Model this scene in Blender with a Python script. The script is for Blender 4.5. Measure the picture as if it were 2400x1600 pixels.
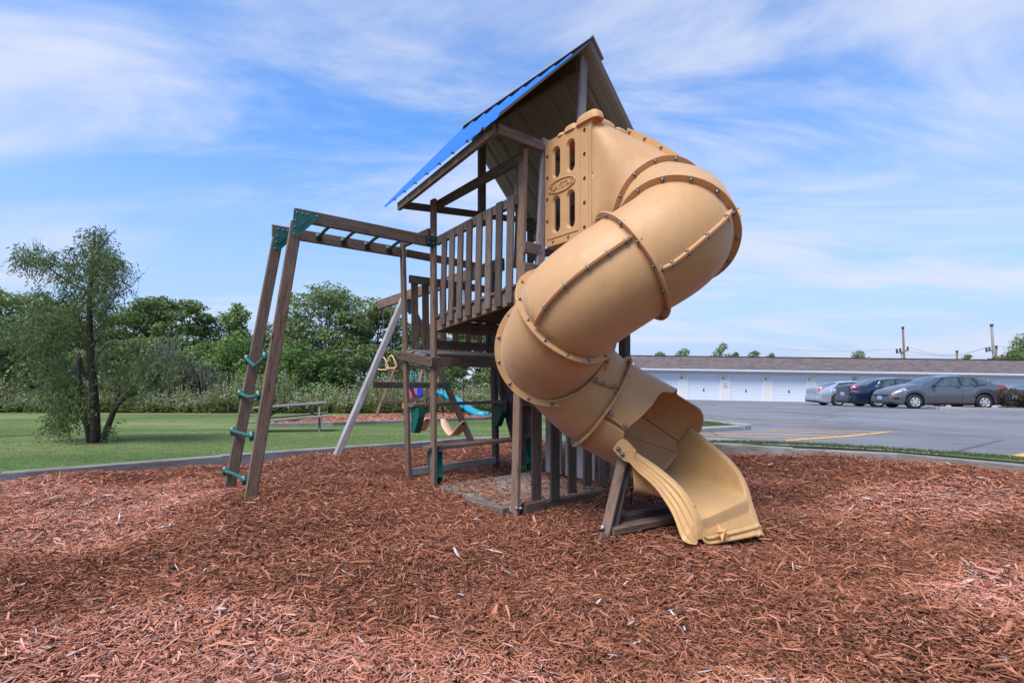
import bpy, bmesh, math, random
import numpy as np
from mathutils import Vector, Matrix, noise
from mathutils.geometry import delaunay_2d_cdt
random.seed(7); RNG = np.random.default_rng(11)
R = math.radians
S = bpy.context.scene
for o in list(bpy.data.objects): bpy.data.objects.remove(o)
# ------------------------------------------------------------------ camera
CAMZ = 1.1
cam = bpy.data.cameras.new('camera'); camo = bpy.data.objects.new('camera', cam)
S.collection.objects.link(camo); S.camera = camo
camo.location = (0, 0, CAMZ); camo.rotation_euler = (R(90), 0, 0)
cam.sensor_width = 36; cam.lens = 18.0; cam.shift_y = 95/2400; cam.clip_end = 3000; cam.clip_start = .05
# ------------------------------------------------------------------ sun and sky
SUN_EL, SUN_AZ = 57, 218      # elevation; compass bearing measured clockwise from +Y
sd = Vector((math.sin(R(SUN_AZ))*math.cos(R(SUN_EL)), math.cos(R(SUN_AZ))*math.cos(R(SUN_EL)), math.sin(R(SUN_EL))))
sl = bpy.data.lights.new('sun', 'SUN'); sun = bpy.data.objects.new('sun', sl); S.collection.objects.link(sun)
sl.energy = 2.5; sl.angle = R(32); sl.color = (1, .965, .92)
sun.rotation_euler = (-sd).to_track_quat('-Z', 'Y').to_euler(); sun.location = (-6, -6, 14)
W = bpy.data.worlds.new('World'); S.world = W; W.use_nodes = True
def build_sky():
    nt = W.node_tree; N = nt.nodes; N.clear(); Lk = nt.links.new
    out = N.new('ShaderNodeOutputWorld'); bg = N.new('ShaderNodeBackground'); bg.inputs['Strength'].default_value = .14
    sky = N.new('ShaderNodeTexSky'); sky.sky_type = 'NISHITA'; sky.sun_disc = False
    sky.sun_elevation = R(SUN_EL); sky.sun_rotation = R(SUN_AZ); sky.air_density = 1.1; sky.dust_density = .9; sky.ozone_density = 1.6
    tc = N.new('ShaderNodeTexCoord'); sep = N.new('ShaderNodeSeparateXYZ'); Lk(tc.outputs['Generated'], sep.inputs[0])
    # project the view direction on a flat cloud deck
    mx = N.new('ShaderNodeMath'); mx.operation = 'MAXIMUM'; mx.inputs[1].default_value = .0; Lk(sep.outputs['Z'], mx.inputs[0])
    ad = N.new('ShaderNodeMath'); ad.operation = 'ADD'; ad.inputs[1].default_value = .16; Lk(mx.outputs[0], ad.inputs[0])
    dv = N.new('ShaderNodeVectorMath'); dv.operation = 'DIVIDE'
    cmb = N.new('ShaderNodeCombineXYZ')
    for k in 'XYZ': Lk(ad.outputs[0], cmb.inputs[k])
    Lk(tc.outputs['Generated'], dv.inputs[0]); Lk(cmb.outputs[0], dv.inputs[1])
    mp = N.new('ShaderNodeMapping'); mp.inputs['Scale'].default_value = (.52, 1.15, 0.0); mp.inputs['Rotation'].default_value = (0, 0, R(-20)); mp.inputs['Location'].default_value = (5.1, .2, 0)
    Lk(dv.outputs[0], mp.inputs[0])
    n1 = N.new('ShaderNodeTexNoise'); n1.inputs['Scale'].default_value = 1.45; n1.inputs['Detail'].default_value = 10; n1.inputs['Roughness'].default_value = .60; n1.inputs['Distortion'].default_value = .6
    Lk(mp.outputs[0], n1.inputs['Vector'])
    n2 = N.new('ShaderNodeTexNoise'); n2.inputs['Scale'].default_value = .5; n2.inputs['Detail'].default_value = 4
    Lk(mp.outputs[0], n2.inputs['Vector'])
    mul = N.new('ShaderNodeMath'); mul.operation = 'MULTIPLY_ADD'; mul.inputs[1].default_value = .55; Lk(n2.outputs['Fac'], mul.inputs[0]); 
    half = N.new('ShaderNodeMath'); half.operation = 'MULTIPLY'; half.inputs[1].default_value = .6; Lk(n1.outputs['Fac'], half.inputs[0]); Lk(half.outputs[0], mul.inputs[2])
    rp = N.new('ShaderNodeValToRGB'); rp.color_ramp.elements[0].position = .50; rp.color_ramp.elements[1].position = .725
    rp.color_ramp.interpolation = 'EASE'; Lk(mul.outputs[0], rp.inputs[0])
    # thin veil near the horizon
    veil = N.new('ShaderNodeMapRange'); veil.inputs['From Min'].default_value = .42; veil.inputs['From Max'].default_value = 0.02; veil.inputs['To Min'].default_value = 0; veil.inputs['To Max'].default_value = .92
    Lk(sep.outputs['Z'], veil.inputs['Value'])
    kc = N.new('ShaderNodeMath'); kc.operation = 'MULTIPLY'; kc.inputs[1].default_value = .94; Lk(rp.outputs['Color'], kc.inputs[0])
    tint = N.new('ShaderNodeMixRGB'); tint.blend_type = 'MULTIPLY'; tint.inputs[0].default_value = 1; tint.inputs[2].default_value = (.40, .635, .90, 1)
    Lk(sky.outputs[0], tint.inputs[1])
    hz = N.new('ShaderNodeMixRGB'); hz.inputs[2].default_value = (1.72, 2.02, 2.85, 1)
    Lk(veil.outputs[0], hz.inputs[0]); Lk(tint.outputs[0], hz.inputs[1])
    mix = N.new('ShaderNodeMixRGB'); mix.inputs[2].default_value = (2.45, 2.65, 3.2, 1)
    Lk(kc.outputs[0], mix.inputs[0]); Lk(hz.outputs[0], mix.inputs[1])
    Lk(mix.outputs[0], bg.inputs['Color']); Lk(bg.outputs[0], out.inputs['Surface'])
build_sky()
S.view_settings.view_transform = 'Standard'; S.view_settings.look = 'None'; S.view_settings.gamma = 1
S.view_settings.exposure = 1.12; S.view_settings.use_curve_mapping = False
S.render.engine = 'CYCLES'
# ------------------------------------------------------------------ helpers
def V(*a): return Vector(a)
def link(o, parent=None):
    S.collection.objects.link(o)
    if parent is not None: o.parent = parent
    return o
def tag(o, label=None, cat=None, group=None, kind=None):
    if label: o['label'] = label
    if cat: o['category'] = cat
    if group: o['group'] = group
    if kind: o['kind'] = kind
    return o
def thing(name, loc, label, cat, group=None, rz=0):
    o = bpy.data.objects.new(name, None); o.location = loc; o.rotation_euler = (0, 0, rz); o.empty_display_size = .1
    link(o); return tag(o, label, cat, group)
def root_of(o):
    while o.parent: o = o.parent
    return o
def worldpos(o):
    m = Matrix.Identity(4)
    while o is not None:
        m = o.matrix_basis @ m; o = o.parent
    return m
def mesh(name, vs, fs, mats, smooth=False, mi=None):
    m = bpy.data.meshes.new(name); m.from_pydata([tuple(v) for v in vs], [], fs)
    if not isinstance(mats, (list, tuple)): mats = [mats]
    for x in mats: m.materials.append(x)
    if mi is not None: m.polygons.foreach_set('material_index', mi)
    if smooth: m.polygons.foreach_set('use_smooth', [True]*len(m.polygons))
    m.update(); return m
def obj(name, vs, fs, mats, parent=None, smooth=False, mat=None, mi=None, world=True):
    """one mesh object; vs in world space (re-expressed in the parent's space) unless world=False"""
    o = bpy.data.objects.new(name, mesh(name, vs, fs, mats, smooth, mi)); link(o, parent)
    if parent is not None and world: o.matrix_basis = worldpos(parent).inverted() @ (mat or Matrix.Identity(4))
    elif mat is not None: o.matrix_basis = mat
    return o
def npmesh(name, vs, fs, mat, smooth=False):
    vs = np.asarray(vs, np.float32); fs = np.asarray(fs, np.int32); k = fs.shape[1]
    m = bpy.data.meshes.new(name); m.vertices.add(len(vs)); m.vertices.foreach_set('co', vs.ravel())
    m.loops.add(fs.size); m.loops.foreach_set('vertex_index', fs.ravel())
    m.polygons.add(len(fs)); m.polygons.foreach_set('loop_start', np.arange(0, fs.size, k, dtype=np.int32)); m.polygons.foreach_set('loop_total', np.full(len(fs), k, np.int32))
    m.materials.append(mat)
    if smooth: m.polygons.foreach_set('use_smooth', np.ones(len(fs), bool))
    m.update(calc_edges=True); m.validate(); return m
def npobj(name, vs, fs, mat, parent=None, smooth=False):
    o = bpy.data.objects.new(name, npmesh(name, vs, fs, mat, smooth)); link(o, parent)
    if parent is not None: o.matrix_basis = worldpos(parent).inverted()
    return o
def frame(d, hint):
    x = d.normalized(); y = (hint - hint.dot(x)*x)
    if y.length < 1e-4: y = x.orthogonal()
    y.normalize(); return x, y, x.cross(y)
def board(name, p0, p1, w, h, mat, parent=None, hint=None, ch=.005, wob=0):
    """timber from p0 to p1 with arrised edges: w across `hint`, h across the other way; local X runs along the grain"""
    p0, p1 = Vector(p0), Vector(p1); d = p1-p0; Ln = d.length
    x, y, z = frame(d, hint if hint is not None else V(0, 0, 1).cross(d) if abs(d.normalized().z) < .9 else V(1, 0, 0))
    a, b = w/2, h/2; c = min(ch, a*.45, b*.45)
    sec = [(-a+c, -b), (a-c, -b), (a, -b+c), (a, b-c), (a-c, b), (-a+c, b), (-a, b-c), (-a, -b+c)]
    vs = []
    for sx, k in ((-.5, .97), (-.5, 1), (.5, 1), (.5, .97)):
        off = 0 if k == 1 else 0
        e = c*.8 if k == 1 else 0
        xx = (sx*Ln)+(e if sx < 0 else -e)
        for (u, v) in sec: vs.append((xx, u*k, v*k))
    fs = []
    for r in range(3):
        for i in range(8): fs.append((r*8+i, r*8+(i+1) % 8, (r+1)*8+(i+1) % 8, (r+1)*8+i))
    fs += [tuple(range(7, -1, -1)), tuple(range(24, 32))]
    M = Matrix(((x.x, y.x, z.x, 0), (x.y, y.y, z.y, 0), (x.z, y.z, z.z, 0), (0, 0, 0, 1))); M.translation = (p0+p1)/2
    return obj(name, vs, fs, mat, parent, mat=M)
def tube_geo(pts, rad, n=6, cap=True):
    pts = [Vector(p) for p in pts]; vs = []; fs = []
    if not isinstance(rad, (list, tuple, np.ndarray)): rad = [rad]*len(pts)
    rad = [float(r) for r in rad]
    up = None
    for i, p in enumerate(pts):
        d = (pts[min(i+1, len(pts)-1)]-pts[max(i-1, 0)])
        if d.length < 1e-9: d = V(0, 0, 1)
        d.normalize()
        if up is None: up = d.orthogonal().normalized()
        up = (up-up.dot(d)*d)
        up = up.normalized() if up.length > 1e-5 else d.orthogonal().normalized()
        s = d.cross(up)
        for k in range(n):
            t = 2*math.pi*k/n; vs.append(p+rad[i]*(math.cos(t)*up+math.sin(t)*s))
    for i in range(len(pts)-1):
        for k in range(n): fs.append((i*n+k, i*n+(k+1) % n, (i+1)*n+(k+1) % n, (i+1)*n+k))
    if cap: fs += [tuple(range(n-1, -1, -1)), tuple(range((len(pts)-1)*n, len(pts)*n))]
    return vs, fs
def tube(name, pts, rad, mat, parent=None, n=8, smooth=True):
    vs, fs = tube_geo(pts, rad, n); return obj(name, vs, fs, mat, parent, smooth)
class MB:
    """collects primitives that belong to ONE part"""
    def __init__(s): s.v = []; s.f = []; s.mi = []
    def add(s, vs, fs, mi=0):
        k = len(s.v); s.v += [Vector(v) for v in vs]; s.f += [tuple(i+k for i in f) for f in fs]; s.mi += [mi]*len(fs); return s
    def tube(s, pts, rad, n=6, mi=0): return s.add(*tube_geo(pts, rad, n), mi)
    def box(s, c, size, rot=None, mi=0, taper=1):
        a, b, h = [x/2 for x in size]; c = Vector(c)
        vs = [V(sx*a*(taper if sz > 0 else 1), sy*b*(taper if sz > 0 else 1), sz*h) for sz in (-1, 1) for sx, sy in ((-1, -1), (1, -1), (1, 1), (-1, 1))]
        if rot is not None: vs = [rot @ v for v in vs]
        return s.add([c+v for v in vs], [(3, 2, 1, 0), (4, 5, 6, 7), (0, 1, 5, 4), (1, 2, 6, 5), (2, 3, 7, 6), (3, 0, 4, 7)], mi)
    def ball(s, c, r, mi=0, seg=8, rings=5, sc=(1, 1, 1)):
        c = Vector(c); vs = [c+V(0, 0, r*sc[2])]; fs = []
        for i in range(1, rings):
            t = math.pi*i/rings
            for k in range(seg):
                p = 2*math.pi*k/seg; vs.append(c+V(r*sc[0]*math.sin(t)*math.cos(p), r*sc[1]*math.sin(t)*math.sin(p), r*sc[2]*math.cos(t)))
        vs.append(c-V(0, 0, r*sc[2])); n = len(vs)-1
        for k in range(seg):
            fs.append((0, 1+k, 1+(k+1) % seg)); fs.append((n, n-seg+(k+1) % seg, n-seg+k))
        for i in range(rings-2):
            for k in range(seg): fs.append((1+i*seg+k, 1+(i+1)*seg+k, 1+(i+1)*seg+(k+1) % seg, 1+i*seg+(k+1) % seg))
        return s.add(vs, fs, mi)
    def build(s, name, mats, parent=None, smooth=False, world=True): return obj(name, s.v, s.f, mats, parent, smooth, mi=s.mi, world=world)
def copy_tree(o, parent=None):
    c = o.copy(); S.collection.objects.link(c)
    if parent is not None: c.parent = parent
    for ch in list(o.children): copy_tree(ch, c)
    return c
def prism(poly, ax_u, ax_v, origin, thick, ax_n):
    """extruded polygon"""
    n = len(poly); o = Vector(origin); vs = []
    for s in (-.5, .5):
        for u, v in poly: vs.append(o+ax_u*u+ax_v*v+ax_n*(thick*s))
    return vs, [tuple(range(n-1, -1, -1)), tuple(range(n, 2*n))]+[(i, (i+1) % n, n+(i+1) % n, n+i) for i in range(n)]
def text_mesh(txt, size, ext):
    c = bpy.data.curves.new('t', 'FONT'); c.body = txt; c.size = size; c.extrude = ext; c.align_x = 'CENTER'; c.align_y = 'CENTER'; c.resolution_u = 2
    o = bpy.data.objects.new('t', c); S.collection.objects.link(o); bpy.context.view_layer.update()
    m = bpy.data.meshes.new_from_object(o.evaluated_get(bpy.context.evaluated_depsgraph_get()))
    vs = [v.co.copy() for v in m.vertices]; fs = [tuple(p.vertices) for p in m.polygons]
    bpy.data.objects.remove(o); bpy.data.curves.remove(c); bpy.data.meshes.remove(m); return vs, fs
def solidify(o, t, off=-1):
    m = o.modifiers.new('shell', 'SOLIDIFY'); m.thickness = t; m.offset = off; return o
# ------------------------------------------------------------------ materials
class NT:
    def __init__(s, name):
        s.m = bpy.data.materials.new(name); s.m.use_nodes = True; s.t = s.m.node_tree; s.n = s.t.nodes
        s.b = s.n['Principled BSDF']
    def new(s, t, **kw):
        n = s.n.new(t)
        for k, v in kw.items():
            if k.startswith('i_'):
                key = k[2:].replace('_', ' ')
                n.inputs[int(key) if key.isdigit() else key].default_value = v
            else: setattr(n, k, v)
        return n
    def l(s, a, b): s.t.links.new(a, b)
    def coord(s, kind='Object', scale=(1, 1, 1), rnd=False):
        tc = s.new('ShaderNodeTexCoord'); mp = s.new('ShaderNodeMapping'); mp.inputs['Scale'].default_value = scale
        s.l(tc.outputs[kind], mp.inputs['Vector'])
        if rnd:
            oi = s.new('ShaderNodeObjectInfo'); mm = s.new('ShaderNodeMath', operation='MULTIPLY', i_1=37.0); s.l(oi.outputs['Random'], mm.inputs[0])
            cx = s.new('ShaderNodeCombineXYZ')
            for k in 'XYZ': s.l(mm.outputs[0], cx.inputs[k])
            s.l(cx.outputs[0], mp.inputs['Location'])
        return mp.outputs[0]
    def noise(s, vec, scale, detail=4, rough=.55, dist=0):
        n = s.new('ShaderNodeTexNoise'); n.inputs['Scale'].default_value = scale; n.inputs['Detail'].default_value = detail; n.inputs['Roughness'].default_value = rough; n.inputs['Distortion'].default_value = dist
        if vec is not None: s.l(vec, n.inputs['Vector'])
        return n.outputs['Fac']
    def ramp(s, fac, stops):
        r = s.new('ShaderNodeValToRGB'); e = r.color_ramp.elements
        while len(e) < len(stops): e.new(.5)
        for k, (p, c) in enumerate(stops):
            e[k].position = p; e[k].color = (*c, 1) if len(c) == 3 else c
        s.l(fac, r.inputs[0]); return r.outputs[0]
    def mix(s, fac, a, b, mode='MIX'):
        m = s.new('ShaderNodeMixRGB', blend_type=mode)
        for k, x in ((0, fac), (1, a), (2, b)):
            if isinstance(x, (int, float)): m.inputs[k].default_value = x if k == 0 else (x, x, x, 1)
            elif isinstance(x, tuple): m.inputs[k].default_value = (*x, 1)
            else: s.l(x, m.inputs[k])
        return m.outputs[0]
    def math(s, op, a, b=None):
        m = s.new('ShaderNodeMath', operation=op)
        for k, x in ((0, a), (1, b)):
            if x is None: continue
            if isinstance(x, (int, float)): m.inputs[k].default_value = x
            else: s.l(x, m.inputs[k])
        return m.outputs[0]
    def bump(s, h, strength=.3, dist=.01):
        b = s.new('ShaderNodeBump'); b.inputs['Strength'].default_value = strength; b.inputs['Distance'].default_value = dist
        s.l(h, b.inputs['Height']); s.l(b.outputs[0], s.b.inputs['Normal'])
    def fin(s, col=None, rough=.6, metal=0, spec=.4):
        if col is not None:
            if isinstance(col, tuple): s.b.inputs['Base Color'].default_value = (*col, 1)
            else: s.l(col, s.b.inputs['Base Color'])
        if isinstance(rough, (int, float)): s.b.inputs['Roughness'].default_value = rough
        else: s.l(rough, s.b.inputs['Roughness'])
        s.b.inputs['Metallic'].default_value = metal; s.b.inputs['Specular IOR Level'].default_value = spec
        return s.m
def mat_plain(name, col, rough=.5, metal=0, spec=.4, var=.12, scale=9):
    t = NT(name); f = t.noise(t.coord('Object'), scale, 3)
    c = t.mix(f, tuple(x*(1-var) for x in col), tuple(min(1, x*(1+var)) for x in col)); return t.fin(c, rough, metal, spec)
def mat_wood(name, dark, light, grey, greyamt=.5, bump=.6):
    t = NT(name)
    v = t.coord('Object', (1.3, 15, 15), True); g = t.noise(v, 3.0, 7, .66, 1.4)
    v2 = t.coord('Object', (1.1, 70, 70), True); g2 = t.noise(v2, 2.5, 3, .6, .3)
    v3 = t.coord('Object', (1.3, 3, 3), True); big = t.noise(v3, 1.7, 4, .6)
    col = t.ramp(g, [(.3, dark), (.52, light), (.72, tuple(x*.75 for x in light))])
    oi = t.new('ShaderNodeObjectInfo')
    gr = t.math('FRACT', t.math('MULTIPLY', oi.outputs['Random'], 7.3)); gr = t.math('ADD', t.math('MULTIPLY', gr, 1.1), .35)
    gm = t.math('MINIMUM', t.math('MULTIPLY', t.math('MULTIPLY', t.ramp(big, [(.36, (0, 0, 0)), (.68, (1, 1, 1))]), greyamt), gr), 1.0)
    gcol = t.ramp(g, [(.3, tuple(x*.55 for x in grey)), (.7, grey)])
    col = t.mix(gm, col, gcol)
    # dark checks along the grain and knots
    ck = t.ramp(g2, [(.30, (.35, .33, .33)), (.43, (1, 1, 1))]); col = t.mix(.75, col, ck, 'MULTIPLY')
    vo = t.new('ShaderNodeTexVoronoi'); vo.inputs['Scale'].default_value = 2.6; t.l(t.coord('Object', (.9, 3.2, 3.2), True), vo.inputs['Vector'])
    kn = t.ramp(vo.outputs['Distance'], [(.05, (.22, .17, .15)), (.13, (1, 1, 1))]); col = t.mix(.9, col, kn, 'MULTIPLY')
    rv = t.math('MULTIPLY_ADD', oi.outputs['Random'], .62); t.n[-1].inputs[2].default_value = .68
    col = t.mix(1, col, rv, 'MULTIPLY')
    h = t.math('ADD', t.math('MULTIPLY', g, .6), t.math('MULTIPLY', g2, .6)); t.bump(h, bump, .006)
    return t.fin(col, .82, 0, .2)
M = {}
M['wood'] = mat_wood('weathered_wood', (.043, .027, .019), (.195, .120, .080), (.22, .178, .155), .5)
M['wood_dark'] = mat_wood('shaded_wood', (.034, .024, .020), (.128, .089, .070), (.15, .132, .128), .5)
M['wood_grey'] = mat_wood('bleached_wood', (.12, .09, .085), (.26, .215, .21), (.36, .335, .36), .8)
M['wood_border'] = mat_wood('border_timber_wood', (.075, .065, .055), (.20, .175, .15), (.33, .32, .33), .75)
M['wood_red'] = mat_wood('reddish_wood', (.10, .045, .035), (.24, .125, .095), (.22, .16, .15), .35)
M['wood_bench'] = mat_wood('table_wood', (.085, .068, .06), (.21, .172, .15), (.31, .285, .27), .8)
def mat_plastic(name, col, col2):
    t = NT(name); v = t.coord('Object'); n = t.noise(v, 1.3, 4, .6); n2 = t.noise(v, 38, 3, .6); n3 = t.noise(v, 5, 5, .7)
    c = t.mix(t.ramp(n, [(.35, (0, 0, 0)), (.7, (1, 1, 1))]), col, col2)
    sp = t.ramp(n2, [(.27, (.55, .45, .4)), (.33, (1, 1, 1))]); c = t.mix(.5, c, sp, 'MULTIPLY')
    sc = t.ramp(n3, [(.3, (.86, .82, .78)), (.5, (1, 1, 1))]); c = t.mix(.75, c, sc, 'MULTIPLY')
    st = t.noise(t.coord('Object', (7, 7, .7)), 1.6, 5, .65); c = t.mix(.4, c, t.ramp(st, [(.30, (.80, .74, .68)), (.46, (1, 1, 1)), (.62, (1, 1, 1)), (.75, (1.06, 1.08, 1.14))]), 'MULTIPLY')
    t.bump(n2, .05, .002)
    m = t.fin(c, t.ramp(n3, [(.3, (.60,)*3), (.7, (.45,)*3)]), 0, .42); t.b.inputs['Sheen Weight'].default_value = .25; t.b.inputs['Sheen Roughness'].default_value = .5
    tr = t.new('ShaderNodeBsdfTranslucent'); tr.inputs['Color'].default_value = (.82, .24, .045, 1); mx = t.new('ShaderNodeMixShader'); mx.inputs[0].default_value = .2
    t.l(t.b.outputs[0], mx.inputs[1]); t.l(tr.outputs[0], mx.inputs[2]); t.l(mx.outputs[0], t.n['Material Output'].inputs['Surface']); return m
M['slide'] = mat_plastic('tan_slide_plastic', (.56, .305, .115), (.605, .345, .150))
M['foot'] = mat_plastic('yellow_slide_plastic', (.60, .345, .125), (.63, .37, .145))
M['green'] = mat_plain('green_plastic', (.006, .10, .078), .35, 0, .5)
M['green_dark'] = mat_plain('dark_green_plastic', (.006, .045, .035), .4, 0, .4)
M['steel'] = mat_plain('zinc_steel', (.20, .19, .19), .38, .7, .5, .25, 30)
M['chain'] = mat_plain('dark_coated_chain', (.012, .035, .036), .5, .2)
M['tan'] = mat_plain('tan_vinyl', (.66, .38, .24), .5)
M['turq'] = mat_plain('turquoise_plastic', (.012, .25, .34), .35)
M['blue_toy'] = mat_plain('blue_plastic', (.012, .06, .56), .4)
M['pink_toy'] = mat_plain('pink_plastic', (.6, .13, .18), .4)
M['yellow_toy'] = mat_plain('yellow_plastic', (.62, .28, .03), .4)
def mat_roof():
    t = NT('blue_metal_roof'); n = t.noise(t.coord('Object'), 3, 4)
    return t.fin(t.mix(n, (.002, .098, .38), (.004, .125, .45)), .5, .0, .25)
M['roof_blue'] = mat_roof()
M['roof_under'] = mat_plain('roof_underside_paint', (.25, .222, .21), .55, 0, .3, .1, 4)
def mat_asphalt():
    t = NT('asphalt'); v = t.coord('Object'); a = t.noise(v, .35, 5, .6); b = t.noise(v, 60, 3, .7); s = t.noise(t.coord('Object', (.25, 2.2, 1)), 1.3, 5, .65)
    c = t.ramp(a, [(.3, (.105, .106, .118)), (.7, (.195, .192, .205))]); c = t.mix(t.ramp(s, [(.42, (0, 0, 0)), (.72, (.55,)*3)]), c, (.235, .23, .245))
    c = t.mix(.6, c, t.ramp(b, [(.3, (.6,)*3), (.7, (1.25,)*3)]), 'MULTIPLY'); t.bump(b, .25, .004)
    vo = t.new('ShaderNodeTexVoronoi', feature='DISTANCE_TO_EDGE'); vo.inputs['Scale'].default_value = .22
    wv = t.mix(.25, t.coord('Object'), t.new('ShaderNodeTexNoise').outputs['Color'], 'ADD'); t.l(wv, vo.inputs['Vector'])
    cr = t.ramp(vo.outputs['Distance'], [(.0, (.35,)*3), (.010, (1,)*3)]); c = t.mix(.85, c, cr, 'MULTIPLY'); oil = t.noise(v, .8, 3, .5); c = t.mix(.6, c, t.ramp(oil, [(.27, (.45,)*3), (.36, (1,)*3)]), 'MULTIPLY')
    return t.fin(c, .88, 0, .25)
M['asphalt'] = mat_asphalt()
def mat_paint():
    t = NT('worn_yellow_paint'); v = t.coord('Object'); n = t.noise(v, 9, 6, .7)
    return t.fin(t.mix(t.ramp(n, [(.36, (1,)*3), (.5, (0,)*3)]), (.62, .33, .10), (.24, .21, .20)), .8, 0, .2)
M['line'] = mat_paint()
M['concrete'] = mat_plain('concrete', (.27, .262, .255), .9, 0, .2, .28, 7)
def mat_lawn():
    t = NT('mown_lawn'); v = t.coord('Object'); a = t.noise(t.coord('Object', (.10, .34, 1)), 1.0, 5, .55); b = t.noise(t.coord('Object', (1, 1.4, 1)), 3.2, 6, .7); c0 = t.noise(v, 45, 3, .7)
    c = t.ramp(a, [(.34, (.078, .124, .036)), (.50, (.128, .172, .054)), (.66, (.225, .230, .105))])  # broad dark bands put soft tree shade into the grass colour
    c = t.mix(.8, c, t.ramp(b, [(.3, (.62, .66, .6)), (.7, (1.25, 1.2, 1.15))]), 'MULTIPLY'); c = t.mix(.6, c, t.ramp(c0, [(.3, (.5,)*3), (.7, (1.35,)*3)]), 'MULTIPLY')
    t.bump(c0, .5, .03); return t.fin(c, .9, 0, .15)
M['lawn'] = mat_lawn()
def mat_mulchbase():
    t = NT('mulch_bed_soil'); v = t.coord('Object'); a = t.noise(t.coord('Object', (1, 2.2, 1)), 26, 5, .7); b = t.noise(v, .9, 4, .6)
    c = t.ramp(a, [(.3, (.035, .014, .010)), (.55, (.15, .052, .034)), (.75, (.27, .11, .08))]); c = t.mix(.5, c, t.ramp(b, [(.35, (.7,)*3), (.65, (1.15,)*3)]), 'MULTIPLY')
    t.bump(a, .9, .03); return t.fin(c, .95, 0, .1)
M['mulch'] = mat_mulchbase()
def mat_chip():
    t = NT('wood_chip'); at = t.new('ShaderNodeAttribute', attribute_type='INSTANCER', attribute_name='tint'); 
    v = t.coord('Object', (14, 90, 90)); n = t.noise(v, 2, 4, .6)
    c = t.ramp(at.outputs['Fac'], [(.0, (.05, .021, .013)), (.16, (.14, .052, .029)), (.36, (.30, .112, .060)), (.54, (.46, .185, .105)), (.74, (.58, .255, .18)), (.90, (.62, .34, .265)), (.955, (.48, .34, .30)), (1.0, (.56, .52, .51))])
    c = t.mix(.55, c, t.ramp(n, [(.3, (.55, .52, .5)), (.7, (1.25, 1.25, 1.25))]), 'MULTIPLY'); return t.fin(c, .85, 0, .2)
M['chip'] = mat_chip()
def mat_leaf(name, cols, trans=.35, dark=(.5, .5, .5)):
    t = NT(name); g = t.new('ShaderNodeNewGeometry'); oi = t.new('ShaderNodeObjectInfo')
    v = t.coord('Object'); n = t.noise(v, .9, 3, .6)
    c = t.ramp(g.outputs['Random Per Island'], [(i/(len(cols)-1), c) for i, c in enumerate(cols)])
    c = t.mix(.6, c, t.ramp(n, [(.33, dark), (.67, (1.25, 1.25, 1.15))]), 'MULTIPLY')
    rv = t.math('MULTIPLY_ADD', oi.outputs['Random'], .5); t.n[-1].inputs[2].default_value = .78
    c = t.mix(1, c, rv, 'MULTIPLY')
    t.fin(c, .6, 0, .25)
    tr = t.new('ShaderNodeBsdfTranslucent'); t.l(c, tr.inputs['Color']); mx = t.new('ShaderNodeMixShader'); mx.inputs[0].default_value = trans
    t.l(t.b.outputs[0], mx.inputs[1]); t.l(tr.outputs[0], mx.inputs[2]); t.l(mx.outputs[0], t.n['Material Output'].inputs['Surface']); return t.m
M['leaf_dark'] = mat_leaf('dark_foliage', [(0.0793, 0.124, 0.0451), (0.1269, 0.1791, 0.0636), (0.1745, 0.2274, 0.0822)])
M['leaf_mid'] = mat_leaf('green_foliage', [(0.0952, 0.1447, 0.0477), (0.1507, 0.2136, 0.0663), (0.222, 0.2825, 0.0995)])
M['leaf_light'] = mat_leaf('bright_foliage', [(0.0935, 0.165, 0.044), (0.1375, 0.231, 0.0605), (0.1815, 0.275, 0.088)])
M['leaf_locust'] = mat_leaf('locust_foliage', [(0.1098, 0.159, 0.0612), (0.1757, 0.2353, 0.0857), (0.2416, 0.2862, 0.1102)])
M['leaf_willow'] = mat_leaf('willow_foliage', [(.065, .105, .032), (.105, .152, .048), (.15, .195, .07), (.19, .225, .105)], .4, (.6, .6, .6))
M['leaf_olive'] = mat_leaf('olive_foliage', [(0.078, 0.0975, 0.052), (0.13, 0.1495, 0.0845), (0.182, 0.195, 0.117)], .3)
M['leaf_shrub'] = mat_leaf('barberry_foliage', [(.04, .075, .03), (.07, .09, .035), (.13, .07, .04), (.17, .06, .045)], .25)
M['grass'] = mat_leaf('grass_blades', [(.08, .13, .038), (.12, .165, .052), (.165, .195, .078)], .4, (.85, .85, .85))
M['weed'] = mat_leaf('weed_stems', [(.15, .20, .07), (.24, .28, .11), (.34, .34, .17)], .4, (.75, .75, .7))
M['weed_head'] = mat_leaf('weed_flowers', [(.36, .35, .26), (.52, .49, .40), (.66, .62, .54)], .2, (.8, .8, .8))
M['bark'] = mat_plain('bark', (.055, .042, .036), .95, 0, .1, .5, 14)
M['bark_grey'] = mat_plain('grey_bark', (.17, .155, .15), .95, 0, .1, .4, 10)
M['black'] = mat_plain('black_rubber', (.012, .012, .013), .7)
# ------------------------------------------------------------------ the play set's own axes
TH = R(51.5); AX = V(math.sin(TH), math.cos(TH), 0); BX = V(math.cos(TH), -math.sin(TH), 0); ZX = V(0, 0, 1)
P3 = V(.0256, 4.385, 0)
def L(a, b, z): return P3+AX*a-BX*b+V(0, 0, z)     # a: to the right along the tower front, b: back from it
def smooth(x, a, b):
    t = np.clip((x-a)/(b-a), 0, 1); return t*t*(3-2*t)
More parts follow.
